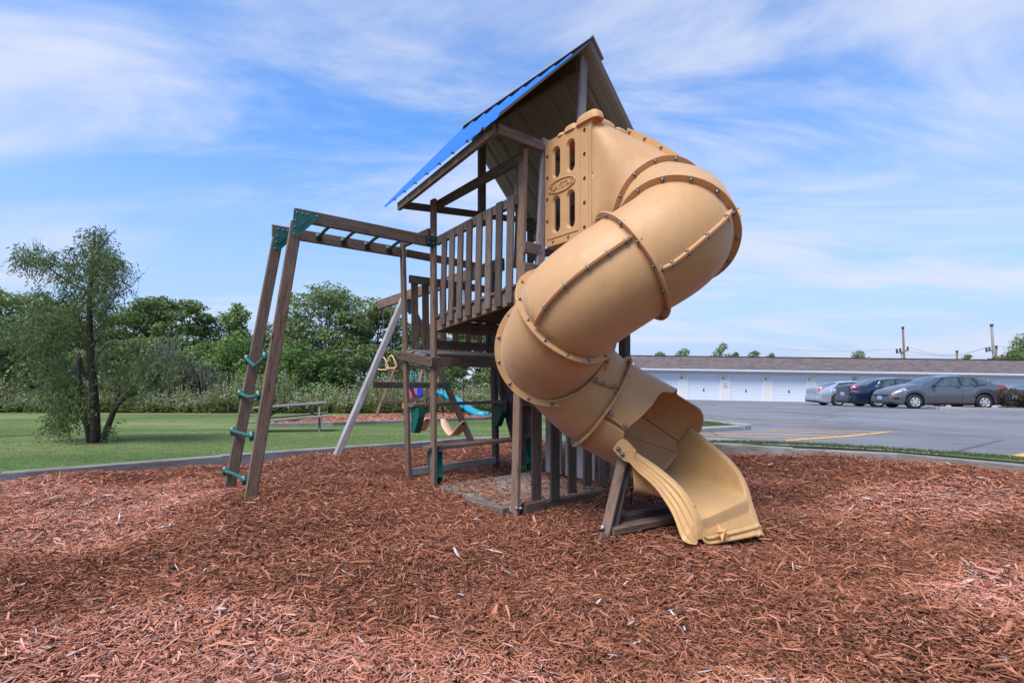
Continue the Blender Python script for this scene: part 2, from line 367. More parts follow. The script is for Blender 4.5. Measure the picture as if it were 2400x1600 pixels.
# ------------------------------------------------------------------ terrain
def lot_z(x, y): return np.interp(y, [0, 7.5, 22, 28.6, 44, 80, 400], [.07, .055, .005, -.18, -.41, -.9, -3])-.0174*(np.clip(x, -5, 60)-15)
def lawn_z(x, y): return np.interp(y, [0, 5.5, 8.5, 10, 12, 14, 20, 30, 60, 400], [.12, .12, .07, .03, -.09, -.2, -.27, -.45, -.9, -3])
def ground_z(x, y):
    k = smooth(np.asarray(x, float)-np.interp(y, [0, 7, 10, 40], [.5, .8, .5, -1]), 0, 3.2); return lawn_z(x, y)*(1-k)+lot_z(x, y)*k
def G(x, y): return float(ground_z(np.array([x]), np.array([y]))[0])
BORDER_L = [(-9.5, 2.6), (-7.3, 4.05), (-5.45, 5.45), (-3.9, 6.87), (-1.775, 8.45), (-.78, 9.65), (.05, 9.95)]
BORDER_R = [(.05, 9.95), (.75, 8.7), (1.5, 7.65), (2.68, 6.82), (3.47, 6.33), (4.41, 5.86), (5.15, 5.1), (6.2, 4.1), (7.6, 2.4)]
MULCH = BORDER_L+BORDER_R[1:]+[(8, -2), (-9.5, -2)]
LOT = [(3.7, 6.76), (4.41, 6.42), (4.95, 6.02), (5.4, 5.72), (5.75, 5.4), (7.6, 3.9), (70, 3.0), (70, 70), (9, 70), (5, 30), (3.4, 12.5), (4.0, 10.8), (4.22, 9.6), (4.32, 9.3), (4.12, 9.18), (3.15, 8.55), (2.5, 8.2), (2.45, 7.6), (2.95, 7.2)]
BED2 = [(-6.9, 14.7), (-5.3, 15.2), (-4.24, 15.9), (-2.48, 17.0), (-1.0, 17.9), (.4, 20.5), (-1, 22.6), (-4, 22.4), (-7.5, 19.5), (-7.6, 16.5)]
ISLE = [(17.4, 20.9), (18.2, 20.5), (32, 19.0), (32, 21.4), (18.6, 22.2), (17.6, 21.6)]
def inside(px, py, poly):
    px = np.asarray(px); py = np.asarray(py); r = np.zeros(px.shape, bool); n = len(poly); j = n-1
    for i in range(n):
        xi, yi = poly[i]; xj, yj = poly[j]
        c = ((yi > py) != (yj > py)) & (px < (xj-xi)*(py-yi)/((yj-yi) or 1e-9)+xi); r ^= c; j = i
    return r
def dist_poly(px, py, line, closed=False):
    d = np.full(np.shape(px), 1e9); n = len(line)
    for i in range(n if closed else n-1):
        ax, ay = line[i]; bx, by = line[(i+1) % n]; L2 = (bx-ax)**2+(by-ay)**2
        t = np.clip(((px-ax)*(bx-ax)+(py-ay)*(by-ay))/L2, 0, 1); d = np.minimum(d, np.hypot(px-ax-t*(bx-ax), py-ay-t*(by-ay)))
    return d
def mulch_z(x, y):
    x = np.asarray(x, float); y = np.asarray(y, float)
    z = .14*np.exp(-((x+2.2)**2/1.1+(y-4.6)**2/.8))
    z = z+.205*smooth(x, 1.9, 4.2)*smooth(y, 3.2, 5.0)
    z = z+.07*(1-smooth(dist_poly(x, y, BORDER_L), 0, 1.6))*smooth(-x, .5, 2.5)
    db = dist_poly(x, y, BORDER_R); z = np.maximum(z, .195*(1-smooth(db, .1, 1.5))*smooth(x, .6, 1.9))
    w = .030*np.sin(x*2.1+.7*y+1.3)+.028*np.sin(1.7*y-1.1*x+.4)+.018*np.sin(4.3*x+2.9*y)+.015*np.sin(5.1*y-3.3*x+2)+.03*np.sin(.9*x-.6*y+.5)
    k = 1-.8*np.exp(-((x-.1)**2+(y-5.2)**2)/1.6)-.6*np.exp(-((x-1.5)**2+(y-3.55)**2)/.25)
    k2 = smooth(y, 1.0, 2.4)
    dip = -.05*np.exp(-((x-.2)**2/.5+(y-5.1)**2/.6))
    dip = dip-.055*np.exp(-((x-1.68)**2/.09+(y-3.58)**2/.06))
    return z+w*np.clip(k, 0, 1)*k2+dip
def MZ(x, y): return float(mulch_z(np.array([x]), np.array([y]))[0])
def build_ground():
    pts = []; edges = []; faces = []
    def ring(poly, step):
        out = []
        n = len(poly)
        for i in range(n):
            a, b = poly[i], poly[(i+1) % n]; m = max(1, int(math.hypot(b[0]-a[0], b[1]-a[1])/step))
            m = min(m, 40)
            for k in range(m): out.append((a[0]+(b[0]-a[0])*k/m, a[1]+(b[1]-a[1])*k/m))
        i0 = len(pts); pts.extend(out); faces.append(list(range(i0, i0+len(out)))); return out
    mr = ring(MULCH, .35); lr = ring(LOT, .8); br = ring(BED2, .5)
    far = [(-400, -30), (400, -30), (400, 600), (-400, 600)]; i0 = len(pts); pts.extend(far); faces.append(list(range(i0, i0+4)))
    gx = []
    for x in np.arange(-9.2, 7.6, .14):
        for y in np.arange(-1.5, 10, .14):
            gx.append((x+random.uniform(-.03, .03), y+random.uniform(-.03, .03)))
    for x in np.arange(-45, 70, 1.1):
        for y in np.arange(4, 62, 1.1):
            if not (-9.6 < x < 7.9 and y < 10.2): gx.append((x, y))
    for x in np.arange(-390, 391, 26):
        for y in np.arange(66, 590, 26): gx.append((x, y))
    gx = np.array(gx)
    ok = (dist_poly(gx[:, 0], gx[:, 1], MULCH, True) > .09) & (dist_poly(gx[:, 0], gx[:, 1], LOT, True) > .12) & (dist_poly(gx[:, 0], gx[:, 1], BED2, True) > .12)
    small = (gx[:, 0] > -9.6) & (gx[:, 0] < 7.9) & (gx[:, 1] < 10.2); inm = inside(gx[:, 0], gx[:, 1], MULCH)
    ok &= (~small) | inm | ((gx[:, 0]*7 % 1) < .35)
    pts.extend(map(tuple, gx[ok]))
    vo, eo, fo, ov, oe, of = delaunay_2d_cdt([Vector(p) for p in pts], [], faces, 0, 1e-5)
    P = np.array([(v.x, v.y) for v in vo]); F = np.array([tuple(f) for f in fo]); C = P[F].mean(1)
    im, il, ib = (inside(C[:, 0], C[:, 1], q) for q in (MULCH, LOT, BED2))
    sets = {'mulch': F[im], 'lot': F[il & ~im], 'bed': F[ib & ~im & ~il], 'lawn': F[~im & ~il & ~ib]}
    def sub(name, fs, zf, mat, smoothf=True):
        fs = np.array(fs); ids = np.unique(fs); mp = {i: k for k, i in enumerate(ids)}; q = P[ids]; z = zf(q[:, 0], q[:, 1])
        o = npobj(name, np.c_[q, z], np.vectorize(mp.get)(fs), mat, None, smoothf); return tag(o, kind='structure')
    sub('mulch_bed', sets['mulch'], lambda x, y: mulch_z(x, y)-.035, M['mulch'])
    sub('parking_lot', sets['lot'], lot_z, M['asphalt'])
    sub('far_mulch_bed', sets['bed'], lambda x, y: ground_z(x, y)+.06, M['mulch'])
    sub('lawn', sets['lawn'], lambda x, y: ground_z(x, y)+np.where(inside(x, y, LOT), 0, .02)+.05*smooth(dist_poly(x, y, LOT, True), .0, .2)*smooth(x, 1.5, 3)*(y < 13), M['lawn'])
build_ground()
# ------------------------------------------------------------------ scattered stuff: points and the pieces they carry live in one mesh
def scatter(name, P, rot, scl, tint, pick, variants, mats, kind='stuff'):
    vs = []; fs = []; vid = []; mi = []
    for k, (v, f, m) in enumerate(variants):
        b = len(vs); vs += [tuple(q) for q in v]; fs += [tuple(i+b for i in g) for g in f]; vid += [k]*len(v); mi += [m]*len(f)
    nv = len(vs); n = len(P)
    m = bpy.data.meshes.new(name); m.from_pydata(vs+[tuple(p) for p in np.asarray(P).tolist()], [], fs)
    for x in mats: m.materials.append(x)
    m.polygons.foreach_set('material_index', mi)
    def attr(nm, tp, dat, key='value'):
        a = m.attributes.new(nm, tp, 'POINT'); a.data.foreach_set(key, dat)
    attr('is_pt', 'BOOLEAN', np.r_[np.zeros(nv, bool), np.ones(n, bool)])
    attr('vid', 'INT', np.r_[np.array(vid, np.int32), np.full(n, -1, np.int32)])
    attr('pick', 'INT', np.r_[np.zeros(nv, np.int32), np.asarray(pick, np.int32)])
    attr('tint', 'FLOAT', np.r_[np.zeros(nv, np.float32), np.asarray(tint, np.float32)])
    attr('rot', 'FLOAT_VECTOR', np.vstack([np.zeros((nv, 3)), rot]).astype(np.float32).ravel(), 'vector')
    attr('scl', 'FLOAT_VECTOR', np.vstack([np.ones((nv, 3)), scl]).astype(np.float32).ravel(), 'vector')
    o = bpy.data.objects.new(name, m); link(o); tag(o, kind=kind)
    g = bpy.data.node_groups.new(name, 'GeometryNodeTree'); N = g.nodes; Lk = g.links.new
    g.interface.new_socket('Geometry', in_out='INPUT', socket_type='NodeSocketGeometry'); g.interface.new_socket('Geometry', in_out='OUTPUT', socket_type='NodeSocketGeometry')
    gi = N.new('NodeGroupInput'); go = N.new('NodeGroupOutput')
    def na(nm, tp):
        a = N.new('GeometryNodeInputNamedAttribute'); a.data_type = tp; a.inputs[0].default_value = nm; return a.outputs[0]
    sep = N.new('GeometryNodeSeparateGeometry'); sep.domain = 'POINT'; Lk(gi.outputs[0], sep.inputs['Geometry']); Lk(na('is_pt', 'BOOLEAN'), sep.inputs['Selection'])
    sp = N.new('GeometryNodeSplitToInstances'); sp.domain = 'POINT'; Lk(sep.outputs['Inverted'], sp.inputs['Geometry']); Lk(na('vid', 'INT'), sp.inputs['Group ID'])
    ip = N.new('GeometryNodeInstanceOnPoints'); Lk(sep.outputs['Selection'], ip.inputs['Points']); Lk(sp.outputs['Instances'], ip.inputs['Instance'])
    ip.inputs['Pick Instance'].default_value = True; Lk(na('pick', 'INT'), ip.inputs['Instance Index'])
    e2 = N.new('FunctionNodeEulerToRotation'); Lk(na('rot', 'FLOAT_VECTOR'), e2.inputs[0]); Lk(e2.outputs[0], ip.inputs['Rotation']); Lk(na('scl', 'FLOAT_VECTOR'), ip.inputs['Scale'])
    Lk(ip.outputs[0], go.inputs[0])
    o.modifiers.new('scatter', 'NODES').node_group = g
    return o
def chip_variant(rs):
    # a splinter: bent, four-sided, ragged ends; unit length
    w = rs.choice((rs.uniform(.06, .13), rs.uniform(.08, .20))); h = rs.uniform(.03, .07); vs = []; bend = rs.uniform(-.03, .03); lift = rs.uniform(-.015, .03)
    for i, (x, k) in enumerate(((-.5, rs.uniform(.25, .9)), (rs.uniform(-.15, .15), 1), (.5, rs.uniform(.15, .9)))):
        for sy, sz in ((-1, -1), (1, -1), (1, 1), (-1, 1)):
            vs.append((x+rs.uniform(-.06, .06)*(i != 1), sy*w/2*k+(bend if i == 1 else 0), sz*h/2*(k*.5+.5)+(lift if i == 1 else 0)))
    fs = [(3, 2, 1, 0), (8, 9, 10, 11)]
    for r in range(2):
        for i in range(4): fs.append((r*4+i, r*4+(i+1) % 4, r*4+4+(i+1) % 4, r*4+4+i))
    return vs, fs, 0
def patch_noise(x, y, s, off):
    return (np.sin(x*s+off)+np.sin(y*s*1.3+off*2+.7*np.sin(x*s*.9))+np.sin((x+y)*s*.7+off*3)+.6*np.sin(x*s*2.3-y*s*1.9+off))/3.6
def build_chips():
    zones = [(1.3, 2.0, 13000), (2.0, 3.0, 11500), (3.0, 4.2, 7500), (4.2, 5.6, 4800), (5.6, 7.4, 2300), (7.4, 10.2, 1700)]
    X = []; Y = []; Sz = []
    for y0, y1, dens in zones:
        hw = y1*1.0+1.0; n = int(2*hw*(y1-y0)*dens); x = RNG.uniform(-hw, hw, n); y = RNG.uniform(y0, y1, n)
        k = (np.abs(x) < y+1.0) & inside(x, y, MULCH); X.append(x[k]); Y.append(y[k]); Sz.append(np.full(k.sum(), 1.0+.05*max(0, y0-2)))
    X = np.concatenate(X); Y = np.concatenate(Y); Sz = np.concatenate(Sz)
    keep = dist_poly(X, Y, BORDER_L) > .07; keep &= dist_poly(X, Y, BORDER_R) > .07
    # the slide's foot and the weathered planks of the sandbox floor stay mostly clear
    A_ = (X-P3.x)*AX.x+(Y-P3.y)*AX.y; B_ = -((X-P3.x)*BX.x+(Y-P3.y)*BX.y)
    sb = (A_ > .02) & (A_ < 1.36) & (B_ > .02) & (B_ < 1.30); keep &= ~(sb & (RNG.random(len(X)) < .45))
    X, Y, Sz, sb = X[keep], Y[keep], Sz[keep], sb[keep]; n = len(X)
    ln = np.clip(RNG.lognormal(math.log(.0275), .50, n), .010, .12)*Sz
    z = mulch_z(X, Y)+RNG.uniform(-.022, .016, n)+np.where(sb, .05, 0)
    rot = np.c_[RNG.normal(0, .55, n), RNG.normal(0, .30, n), RNG.uniform(0, 6.283, n)]
    asp = RNG.uniform(.65, 1.35, n); scl = np.c_[ln, ln*asp, ln*RNG.uniform(.7, 1.5, n)]
    p = .5*patch_noise(X, Y, 1.45, 2.1)+.35*patch_noise(X, Y, 3.3, .6)+.25*patch_noise(X, Y, 7.1, 1.7)
    # sun-bleached, trodden chips in broad patches; freshly turned dark mulch between them
    gsum = sum(a_*np.exp(-((X-gx)**2/rx**2+(Y-gy)**2/ry**2)) for gx, gy, rx, ry, a_ in ((-3.3, 3.9, .95, .85, 1.15), (-1.8, 2.05, 1.15, .33, 1.15), (-1.3, 2.5, .42, .2, .75), (3.4, 4.3, 1.1, .5, .8), (2.4, 2.45, .7, .45, .8), (1.0, 1.8, .5, .2, .3), (-4.6, 5.0, 1.2, .4, .5), (-1.2, 3.9, .9, .6, -.6), (.3, 2.9, .9, .4, -.6), (1.9, 3.3, .7, .5, -.5), (-1.2, 2.75, .7, .3, -.5)))
    fade = smooth(.75*p+gsum-.30, -.22, .38)
    t = np.clip(RNG.normal(.345, .15, n)*(1-fade)+fade*RNG.normal(.635, .15, n), .02, .93)
    r = RNG.random(n); t = np.where(r < .07, RNG.uniform(0, .12, n), t); t = np.where(r > 1-.008-.022*fade, RNG.uniform(.94, 1, n), t)
    rs = random.Random(5); var = [chip_variant(rs) for _ in range(14)]
    scatter('wood_chips', np.c_[X, Y, z], rot, scl, t, RNG.integers(0, 14, n), var, [M['chip']])
    # chips of the far bed
    n = 9000; x = RNG.uniform(-7.6, .4, n); y = RNG.uniform(14.7, 22.6, n); k = inside(x, y, BED2); x, y = x[k], y[k]; n = len(x); ln = RNG.uniform(.06, .16, n)
    t = np.clip(RNG.normal(.58, .14, n)+.28*np.exp(-((x+4.8)**2+(y-16.9)**2)/1.2), .2, .93)
    scatter('far_wood_chips', np.c_[x, y, ground_z(x, y)+.07+RNG.uniform(-.02, .02, n)], np.c_[RNG.normal(0, .4, n), RNG.normal(0, .25, n), RNG.uniform(0, 6.28, n)], np.c_[ln, ln*1.1, ln], t, RNG.integers(0, 14, n), var, [M['chip']])
build_chips()
def build_grass():
    rs = random.Random(3); var = []
    for k in range(5):
        vs = []; fs = []
        for b in range(9):
            a = rs.uniform(0, 6.28); r = rs.uniform(0, .05); x, y = r*math.cos(a), r*math.sin(a); h = rs.uniform(.55, 1.0); la = rs.uniform(0, 6.28); w = rs.uniform(.05, .09); ln = rs.uniform(.1, .5)
            i = len(vs); dx, dy = math.cos(la+1.57)*w, math.sin(la+1.57)*w
            vs += [(x*8-dx, y*8-dy, 0), (x*8+dx, y*8+dy, 0), (x*8+dx*.6+math.cos(la)*ln*.4, y*8+dy*.6+math.sin(la)*ln*.4, h*.6), (x*8+math.cos(la)*ln, y*8+math.sin(la)*ln, h)]
            fs += [(i, i+1, i+2), (i, i+2, i+3)]
        var.append((vs, fs, 0))
    X = RNG.uniform(-16, 6.2, 420000); Y = RNG.uniform(3.2, 17, 420000)
    dens = np.interp(Y, [3, 7, 10, 17], [1, 1, .65, .25]); k = (RNG.random(len(X)) < dens) & (np.abs(X) < Y+1.5) & ~inside(X, Y, MULCH) & ~inside(X, Y, LOT) & ~inside(X, Y, BED2)
    k &= (dist_poly(X, Y, BORDER_L) > .09) & (dist_poly(X, Y, BORDER_R) > .10) & (dist_poly(X, Y, LOT, True) > .08)
    k &= (X < 1.5) | (Y < 13)
    X, Y = X[k], Y[k]; n = len(X)
    s = RNG.uniform(.010, .019, n)*np.where(X > 1, 2.2, 1.0)
    z = ground_z(X, Y)+.012+np.where((X > 2), .05*smooth(dist_poly(X, Y, LOT, True), 0, .2), 0)*smooth(X, 1.5, 3)
    scatter('grass', np.c_[X, Y, z], np.c_[RNG.normal(0, .12, n), RNG.normal(0, .12, n), RNG.uniform(0, 6.28, n)], np.c_[s, s, s*RNG.uniform(.8, 1.3, n)], np.zeros(n), RNG.integers(0, 5, n), var, [M['grass']])
build_grass()
# ------------------------------------------------------------------ timber edging of the two beds
def edging(label, group, line, top, w, h, step, mat, near_gap=-.004):
    t = thing('timber_border', (*line[len(line)//2], 0), label, 'border', group); P = [Vector((x, y)) for x, y in line]
    for i in range(len(P)-1):
        a, b = P[i], P[i+1]; Ln = (b-a).length; m = max(1, round(Ln/step))
        for k in range(m):
            p, q = a+(b-a)*(k/m), a+(b-a)*((k+1)/m); d = (q-p).normalized()*near_gap
            za, zb = top(p.x, p.y)+random.uniform(-.012, .012), top(q.x, q.y)+random.uniform(-.012, .012)
            board('timber', (p.x+d.x, p.y+d.y, za-h/2), (q.x-d.x, q.y-d.y, zb-h/2), w, h, mat, t, ch=.012)
    return t
edging('grey weathered timber border between the red mulch and the lawn on the left', 'timber borders round the mulch beds', BORDER_L, lambda x, y: float(np.interp(y, [2.6, 5.45, 6.87, 8.45, 9.65, 9.95], [.17, .15, .13, .10, .055, .05])), .11, .2, 2.3, M['wood_border'])
edging('grey weathered timber border between the red mulch and the parking lot', 'timber borders round the mulch beds', BORDER_R, lambda x, y: float(np.interp(x, [.05, 1.5, 2.68, 4.41, 5.15, 7.6], [.05, .2, .285, .285, .275, .25])), .11, .26, 2.4, M['wood_border'])
edging('thin dark timber border along the front of the far orange mulch bed', 'timber borders round the mulch beds', BED2[-1:]+BED2[:6]+[(1.6, 22)], lambda x, y: G(x, y)+.13, .10, .24, 2.4, M['wood_border'])
# broken black-brown chunk lying against the right border
b_ = board('rotten_timber_piece', (4.25, 5.60, .225), (4.62, 5.33, .20), .075, .055, M['wood_dark'], ch=.018); tag(b_, 'dark rotten piece of timber lying against the right border on the mulch', 'timber')
# ------------------------------------------------------------------ kerbs and paint on the lot
def strip(name, line, w, zoff, mat, parent=None, kind='structure', step=.4):
    P = [Vector((x, y)) for x, y in line]; Q = [P[0]]
    for a, b in zip(P, P[1:]):
        m = max(1, int((b-a).length/step)); Q += [a+(b-a)*(k/m) for k in range(1, m+1)]
    vs = []; fs = []
    for i, p in enumerate(Q):
        d = (Q[min(i+1, len(Q)-1)]-Q[max(0, i-1)]).normalized(); s = Vector((-d.y, d.x))*w/2
        for q in (p+s, p-s): vs.append((q.x, q.y, float(lot_z(q.x, q.y))+zoff))
    for i in range(len(Q)-1): fs.append((2*i, 2*i+1, 2*i+3, 2*i+2))
    o = obj(name, vs, fs, mat, parent); tag(o, kind=kind); return o
for k, (ln, w) in enumerate([([(2.9, 8.02), (4.55, 7.86)], .09), ([(3.0, 8.38), (5.3, 8.28)], .09), ([(4.45, 8.98), (6.2, 8.86)], .09), ([(4.6, 9.32), (7.05, 9.30)], .09), ([(3.98, 7.45), (5.35, 8.25), (7.0, 9.42)], .11), ([(5.55, 5.8), (7.4, 7.0)], .11), ([(4.8, 12.0), (6.4, 11.6), (7.2, 11.35)], .10)]):
    strip('painted_line', ln, w, .005, M['line'])
def kerb(name, line, w, h, mat, parent=None):
    P = [Vector((x, y)) for x, y in line]; vs = []; fs = []; n = len(P)
    for i, p in enumerate(P):
        d = (P[min(i+1, n-1)]-P[max(0, i-1)]).normalized(); s = Vector((-d.y, d.x))*w/2
        for q, z in ((p+s, -.15), (p+s, h-.02), (p+s*.8, h), (p-s*.8, h), (p-s, h-.02), (p-s, -.15)): vs.append((q.x, q.y, float(lot_z(q.x, q.y))+z))
    for i in range(n-1):
        for k in range(5): fs.append((i*6+k, i*6+k+1, i*6+k+7, i*6+k+6))
    fs += [(5, 4, 3, 2, 1, 0), tuple(range(n*6-6, n*6))]
    return tag(obj(name, vs, fs, mat, parent), kind='structure')
def densify(line, step):
    out = [line[0]]
    for a, b in zip(line, line[1:]):
        m = max(1, int(math.hypot(b[0]-a[0], b[1]-a[1])/step)); out += [(a[0]+(b[0]-a[0])*k/m, a[1]+(b[1]-a[1])*k/m) for k in range(1, m+1)]
    return out
kerb('kerb', densify([(2.4, 7.9), (2.62, 8.24), (3.15, 8.6), (4.08, 9.2)], .4), .15, .085, M['concrete'])
kerb('kerb_back', densify([(4.14, 9.7), (3.93, 10.8), (3.33, 12.5), (4.9, 30)], .6), .15, .085, M['concrete'])
kerb('kerb_tip', [(4.1, 9.22), (4.26, 9.34), (4.27, 9.5), (4.16, 9.68)], .19, .10, M['concrete'])
kerb('kerb_near', densify([(2.4, 7.65), (2.95, 7.25), (3.7, 6.80), (4.41, 6.46), (4.95, 6.06), (5.4, 5.76), (5.78, 5.43), (7.6, 3.95)], .3), .10, .03, M['concrete'])
def island():
    P = ISLE; vs = [(x, y, float(lot_z(x, y))+.11) for x, y in P]
    o = obj('island_mulch', vs, [tuple(range(len(P)))], M['mulch']); tag(o, kind='structure')
    kerb('island_kerb', densify(P+[P[0]], .7), .16, .14, M['concrete'])
    for (x, y, r) in ((20.0, 21.2, .12), (17.9, 21.0, .10), (20.6, 21.0, .09)):
        b = MB().ball((x, y, float(lot_z(x, y))+.14), r, sc=(1.2, .9, .7)); tag(b.build('rock', M['concrete'], smooth=True), {20.0: 'pale round rock on the kerbed island under the grey car', 17.9: 'pale rock at the left end of the kerbed island', 20.6: 'small pale rock on the island beside the shrub'}[x], 'rock', 'rocks on the kerbed island')
island()
# ------------------------------------------------------------------ play tower
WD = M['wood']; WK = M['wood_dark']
tower = thing('play_tower', L(.7, .7, 0), 'tall brown wooden play tower with slatted balcony under a blue metal roof', 'play tower')
def tb(name, p0, p1, w, h, hint, mat=WD, parent=None, **k): return board(name, L(*p0), L(*p1), w, h, mat, parent or tower, hint, **k)
# posts (wide side along B)
tb('post', (0, 1.389, -.3), (0, 1.389, 3.047), .089, .038, BX)
tb('post', (.035, 2.02, -.3), (-.045, 2.02, 2.656), .089, .038, BX)
tb('post', (-.005, 0, -.3), (.095, 0, 3.13), .089, .038, BX)
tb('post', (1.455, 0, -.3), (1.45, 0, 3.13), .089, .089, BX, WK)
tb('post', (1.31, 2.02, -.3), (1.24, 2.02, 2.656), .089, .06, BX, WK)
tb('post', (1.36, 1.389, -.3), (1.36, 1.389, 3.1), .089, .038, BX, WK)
tb('post', (.215, -.045, 1.75), (.315, -.045, 3.246), .089, .038, AX, M['wood_grey'])       # slide mounting posts
tb('post', (1.10, -.045, 1.75), (1.11, -.045, 3.246), .089, .038, AX)
tb('post_stub', (.085, .075, 2.1), (.11, .075, 2.66), .06, .04, AX)
tb('post_stub', (.088, .075, 2.70), (.095, .075, 2.83), .06, .04, AX)
# blocking between corner post and mounting post
tb('blocking', (.055, -.045, 2.255), (.255, -.045, 2.255), .038, .10, BX)
tb('blocking', (.05, -.045, 2.075), (.25, -.045, 2.075), .038, .10, BX)
# upper header and eave purlin on each side
tb('header', (.045, 1.43, 2.995), (.09, -.02, 3.05), .038, .089, AX, WK)
tb('header', (1.35, 1.43, 3.0), (1.38, -.02, 3.05), .038, .089, AX, WK)
tb('purlin', (-.25, 1.70, 3.0), (-.25, -.05, 3.165), .038, .085, AX)
tb('purlin', (1.66, 1.70, 3.08), (1.66, -.05, 3.12), .038, .085, AX, WK)
tb('gable_board', (-.235, -.066, 3.165), (.255, -.066, 3.163), .038, .088, BX)
tb('gable_board', (.36, -.03, 3.163), (1.66, -.03, 3.163), .038, .088, BX, WK)
tb('gable_board', (-.225, 1.66, 3.015), (1.64, 1.66, 3.20), .038, .075, BX, WK)
tb('king_post', (.73, -.05, 3.10), (.795, -.05, 4.16), .089, .038, AX, M['wood_grey'])
tb('king_post', (.80, 1.63, 2.98), (.80, 1.63, 4.13), .089, .06, AX, WK)
tb('ridge_beam', (.72, 1.70, 4.10), (.745, -.02, 4.09), .038, .12, AX, WK)
# balcony: rail, fascia, eight balusters, and the same on the far side
tb('top_rail', (.036, 1.37, 2.604), (.05, .03, 2.68), .038, .089, AX)
tb('fascia', (.036, 1.42, 1.703), (.036, -.02, 1.85), .038, .14, AX)
for b in (1.195, 1.043, .884, .727, .558, .403, .246, .083):
    k = b/1.389
    tb('baluster', (.0, b+random.uniform(-.004, .004), 1.795-.11*k+random.uniform(-.012, .012)), (.022, b, 2.725-.105*k+random.uniform(-.006, .006)), .0885, .024, BX, M['wood_dark'])
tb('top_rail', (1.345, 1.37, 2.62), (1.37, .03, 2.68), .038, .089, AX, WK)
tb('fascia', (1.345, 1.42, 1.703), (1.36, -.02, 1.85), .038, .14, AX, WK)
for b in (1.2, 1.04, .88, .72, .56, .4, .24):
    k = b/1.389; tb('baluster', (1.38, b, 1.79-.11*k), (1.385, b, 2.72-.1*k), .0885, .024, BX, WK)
# floor on joists
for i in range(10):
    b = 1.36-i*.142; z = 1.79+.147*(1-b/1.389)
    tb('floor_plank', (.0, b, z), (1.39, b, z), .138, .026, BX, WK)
for b in (1.40, .70, .0):
    z = 1.705+.147*(1-b/1.389); tb('joist', (.03, b, z), (1.36, b, z), .038, .138, BX, WK)
# step-up bay between the two left posts and the two right ones
tb('riser_board', (.025, 1.415, 1.503), (1.34, 1.415, 1.503), .038, .092, BX, WK)
tb('deck_side', (-.042, 2.12, 1.413), (-.042, 1.318, 1.308), .038, .10, AX)
tb('deck_front', (.025, 1.355, 1.317), (1.36, 1.355, 1.317), .038, .10, BX)
tb('deck_back', (.06, 2.06, 1.40), (1.3, 2.06, 1.40), .038, .10, BX, WK)
for i in range(4):
    b = 2.03-.152*i; z = 1.468-.0225*i
    tb('deck_plank', (-.02-.012*(i % 2), b, z), (1.37, b, z-.004), .146, .026, BX, M['wood_grey'])
tb('side_rail', (.045, 2.03, 2.307), (1.30, 2.03, 2.307), .038, .092, BX)
tb('side_top_rail', (.02, 2.055, 2.61), (1.30, 2.055, 2.59), .038, .089, BX)
tb('tie_board', (-.045, 2.06, 2.70), (-.03, 1.42, 2.70), .038, .085, AX)
for a in (.14, .285, .41, .53, .705, .894, 1.07, 1.22): tb('slat', (a, 2.065, 1.44), (a-.012, 2.065, 2.33), .088, .024, AX)
# ladder steps on green wedge brackets
tb('step', (.0, 1.915, .834), (1.36, 1.915, .842), .135, .038, BX)
tb('step', (-.06, 1.46, .388), (1.385, 1.46, .405), .15, .04, BX)
def bracket(a, b0, b1, ztop, h, mat, ribs):
    d = b1-b0; t = MB()
    prof = [(0, 0), (d, 0), (d*.98, -h*.35), (d*.45, -h), (0, -h)]
    for aa in (-.034, .034): t.add(*prism([(-u, v) for u, v in prof], BX, ZX, L(a+aa, b0, ztop), .008, AX))
    t.add(*prism([(-u, v) for u, v in [(0, 0), (d, 0), (d, -.01), (0, -.01)]], BX, ZX, L(a, b0, ztop), .076, AX))
    t.add(*prism([(-u, v) for u, v in [(d, 0), (d*.98, -h*.35), (d*.45, -h), (d*.40, -h), (d*.92, -h*.34), (d*.94, 0)]], BX, ZX, L(a, b0, ztop), .076, AX))
    for k in (.3, .55, .78): t.add(*prism([(-d*k, -.01), (-d*k-.012*math.copysign(1, d), -.01), (-d*(k-.28)-.012*math.copysign(1, d), -h*.9*(1.05-k*.6)), (-d*(k-.28), -h*.9*(1.05-k*.6))], BX, ZX, L(a, b0, ztop), .068, AX))
    return t.build('step_bracket', mat, tower)
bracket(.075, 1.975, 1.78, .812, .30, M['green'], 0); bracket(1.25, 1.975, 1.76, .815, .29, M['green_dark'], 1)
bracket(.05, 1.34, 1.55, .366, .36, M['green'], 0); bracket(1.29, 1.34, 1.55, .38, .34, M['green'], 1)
# ground timbers and the sandbox under the tower
tb('ground_beam', (.05, 2.0, .05), (1.33, 2.0, .07), .038, .089, BX, M['wood_grey'])
tb('ground_beam', (1.33, 1.98, .06), (1.36, 1.42, .05), .089, .038, AX)
tb('ground_beam', (-.05, .72, -.055), (-.05, .06, -.03), .075, .10, AX, M['wood_dark'])
tb('ground_beam', (.08, -.02, .0), (.30, -.02, .0), .07, .11, BX, M['wood'])
tb('ground_beam', (.33, .03, -.02), (1.40, .03, -.02), .07, .09, BX, M['wood'])
for i in range(8): tb('floor_board', (.03, 1.30-.165*i, -.022), (1.33, 1.30-.165*i, -.016), .158, .03, BX, M['wood_border'])
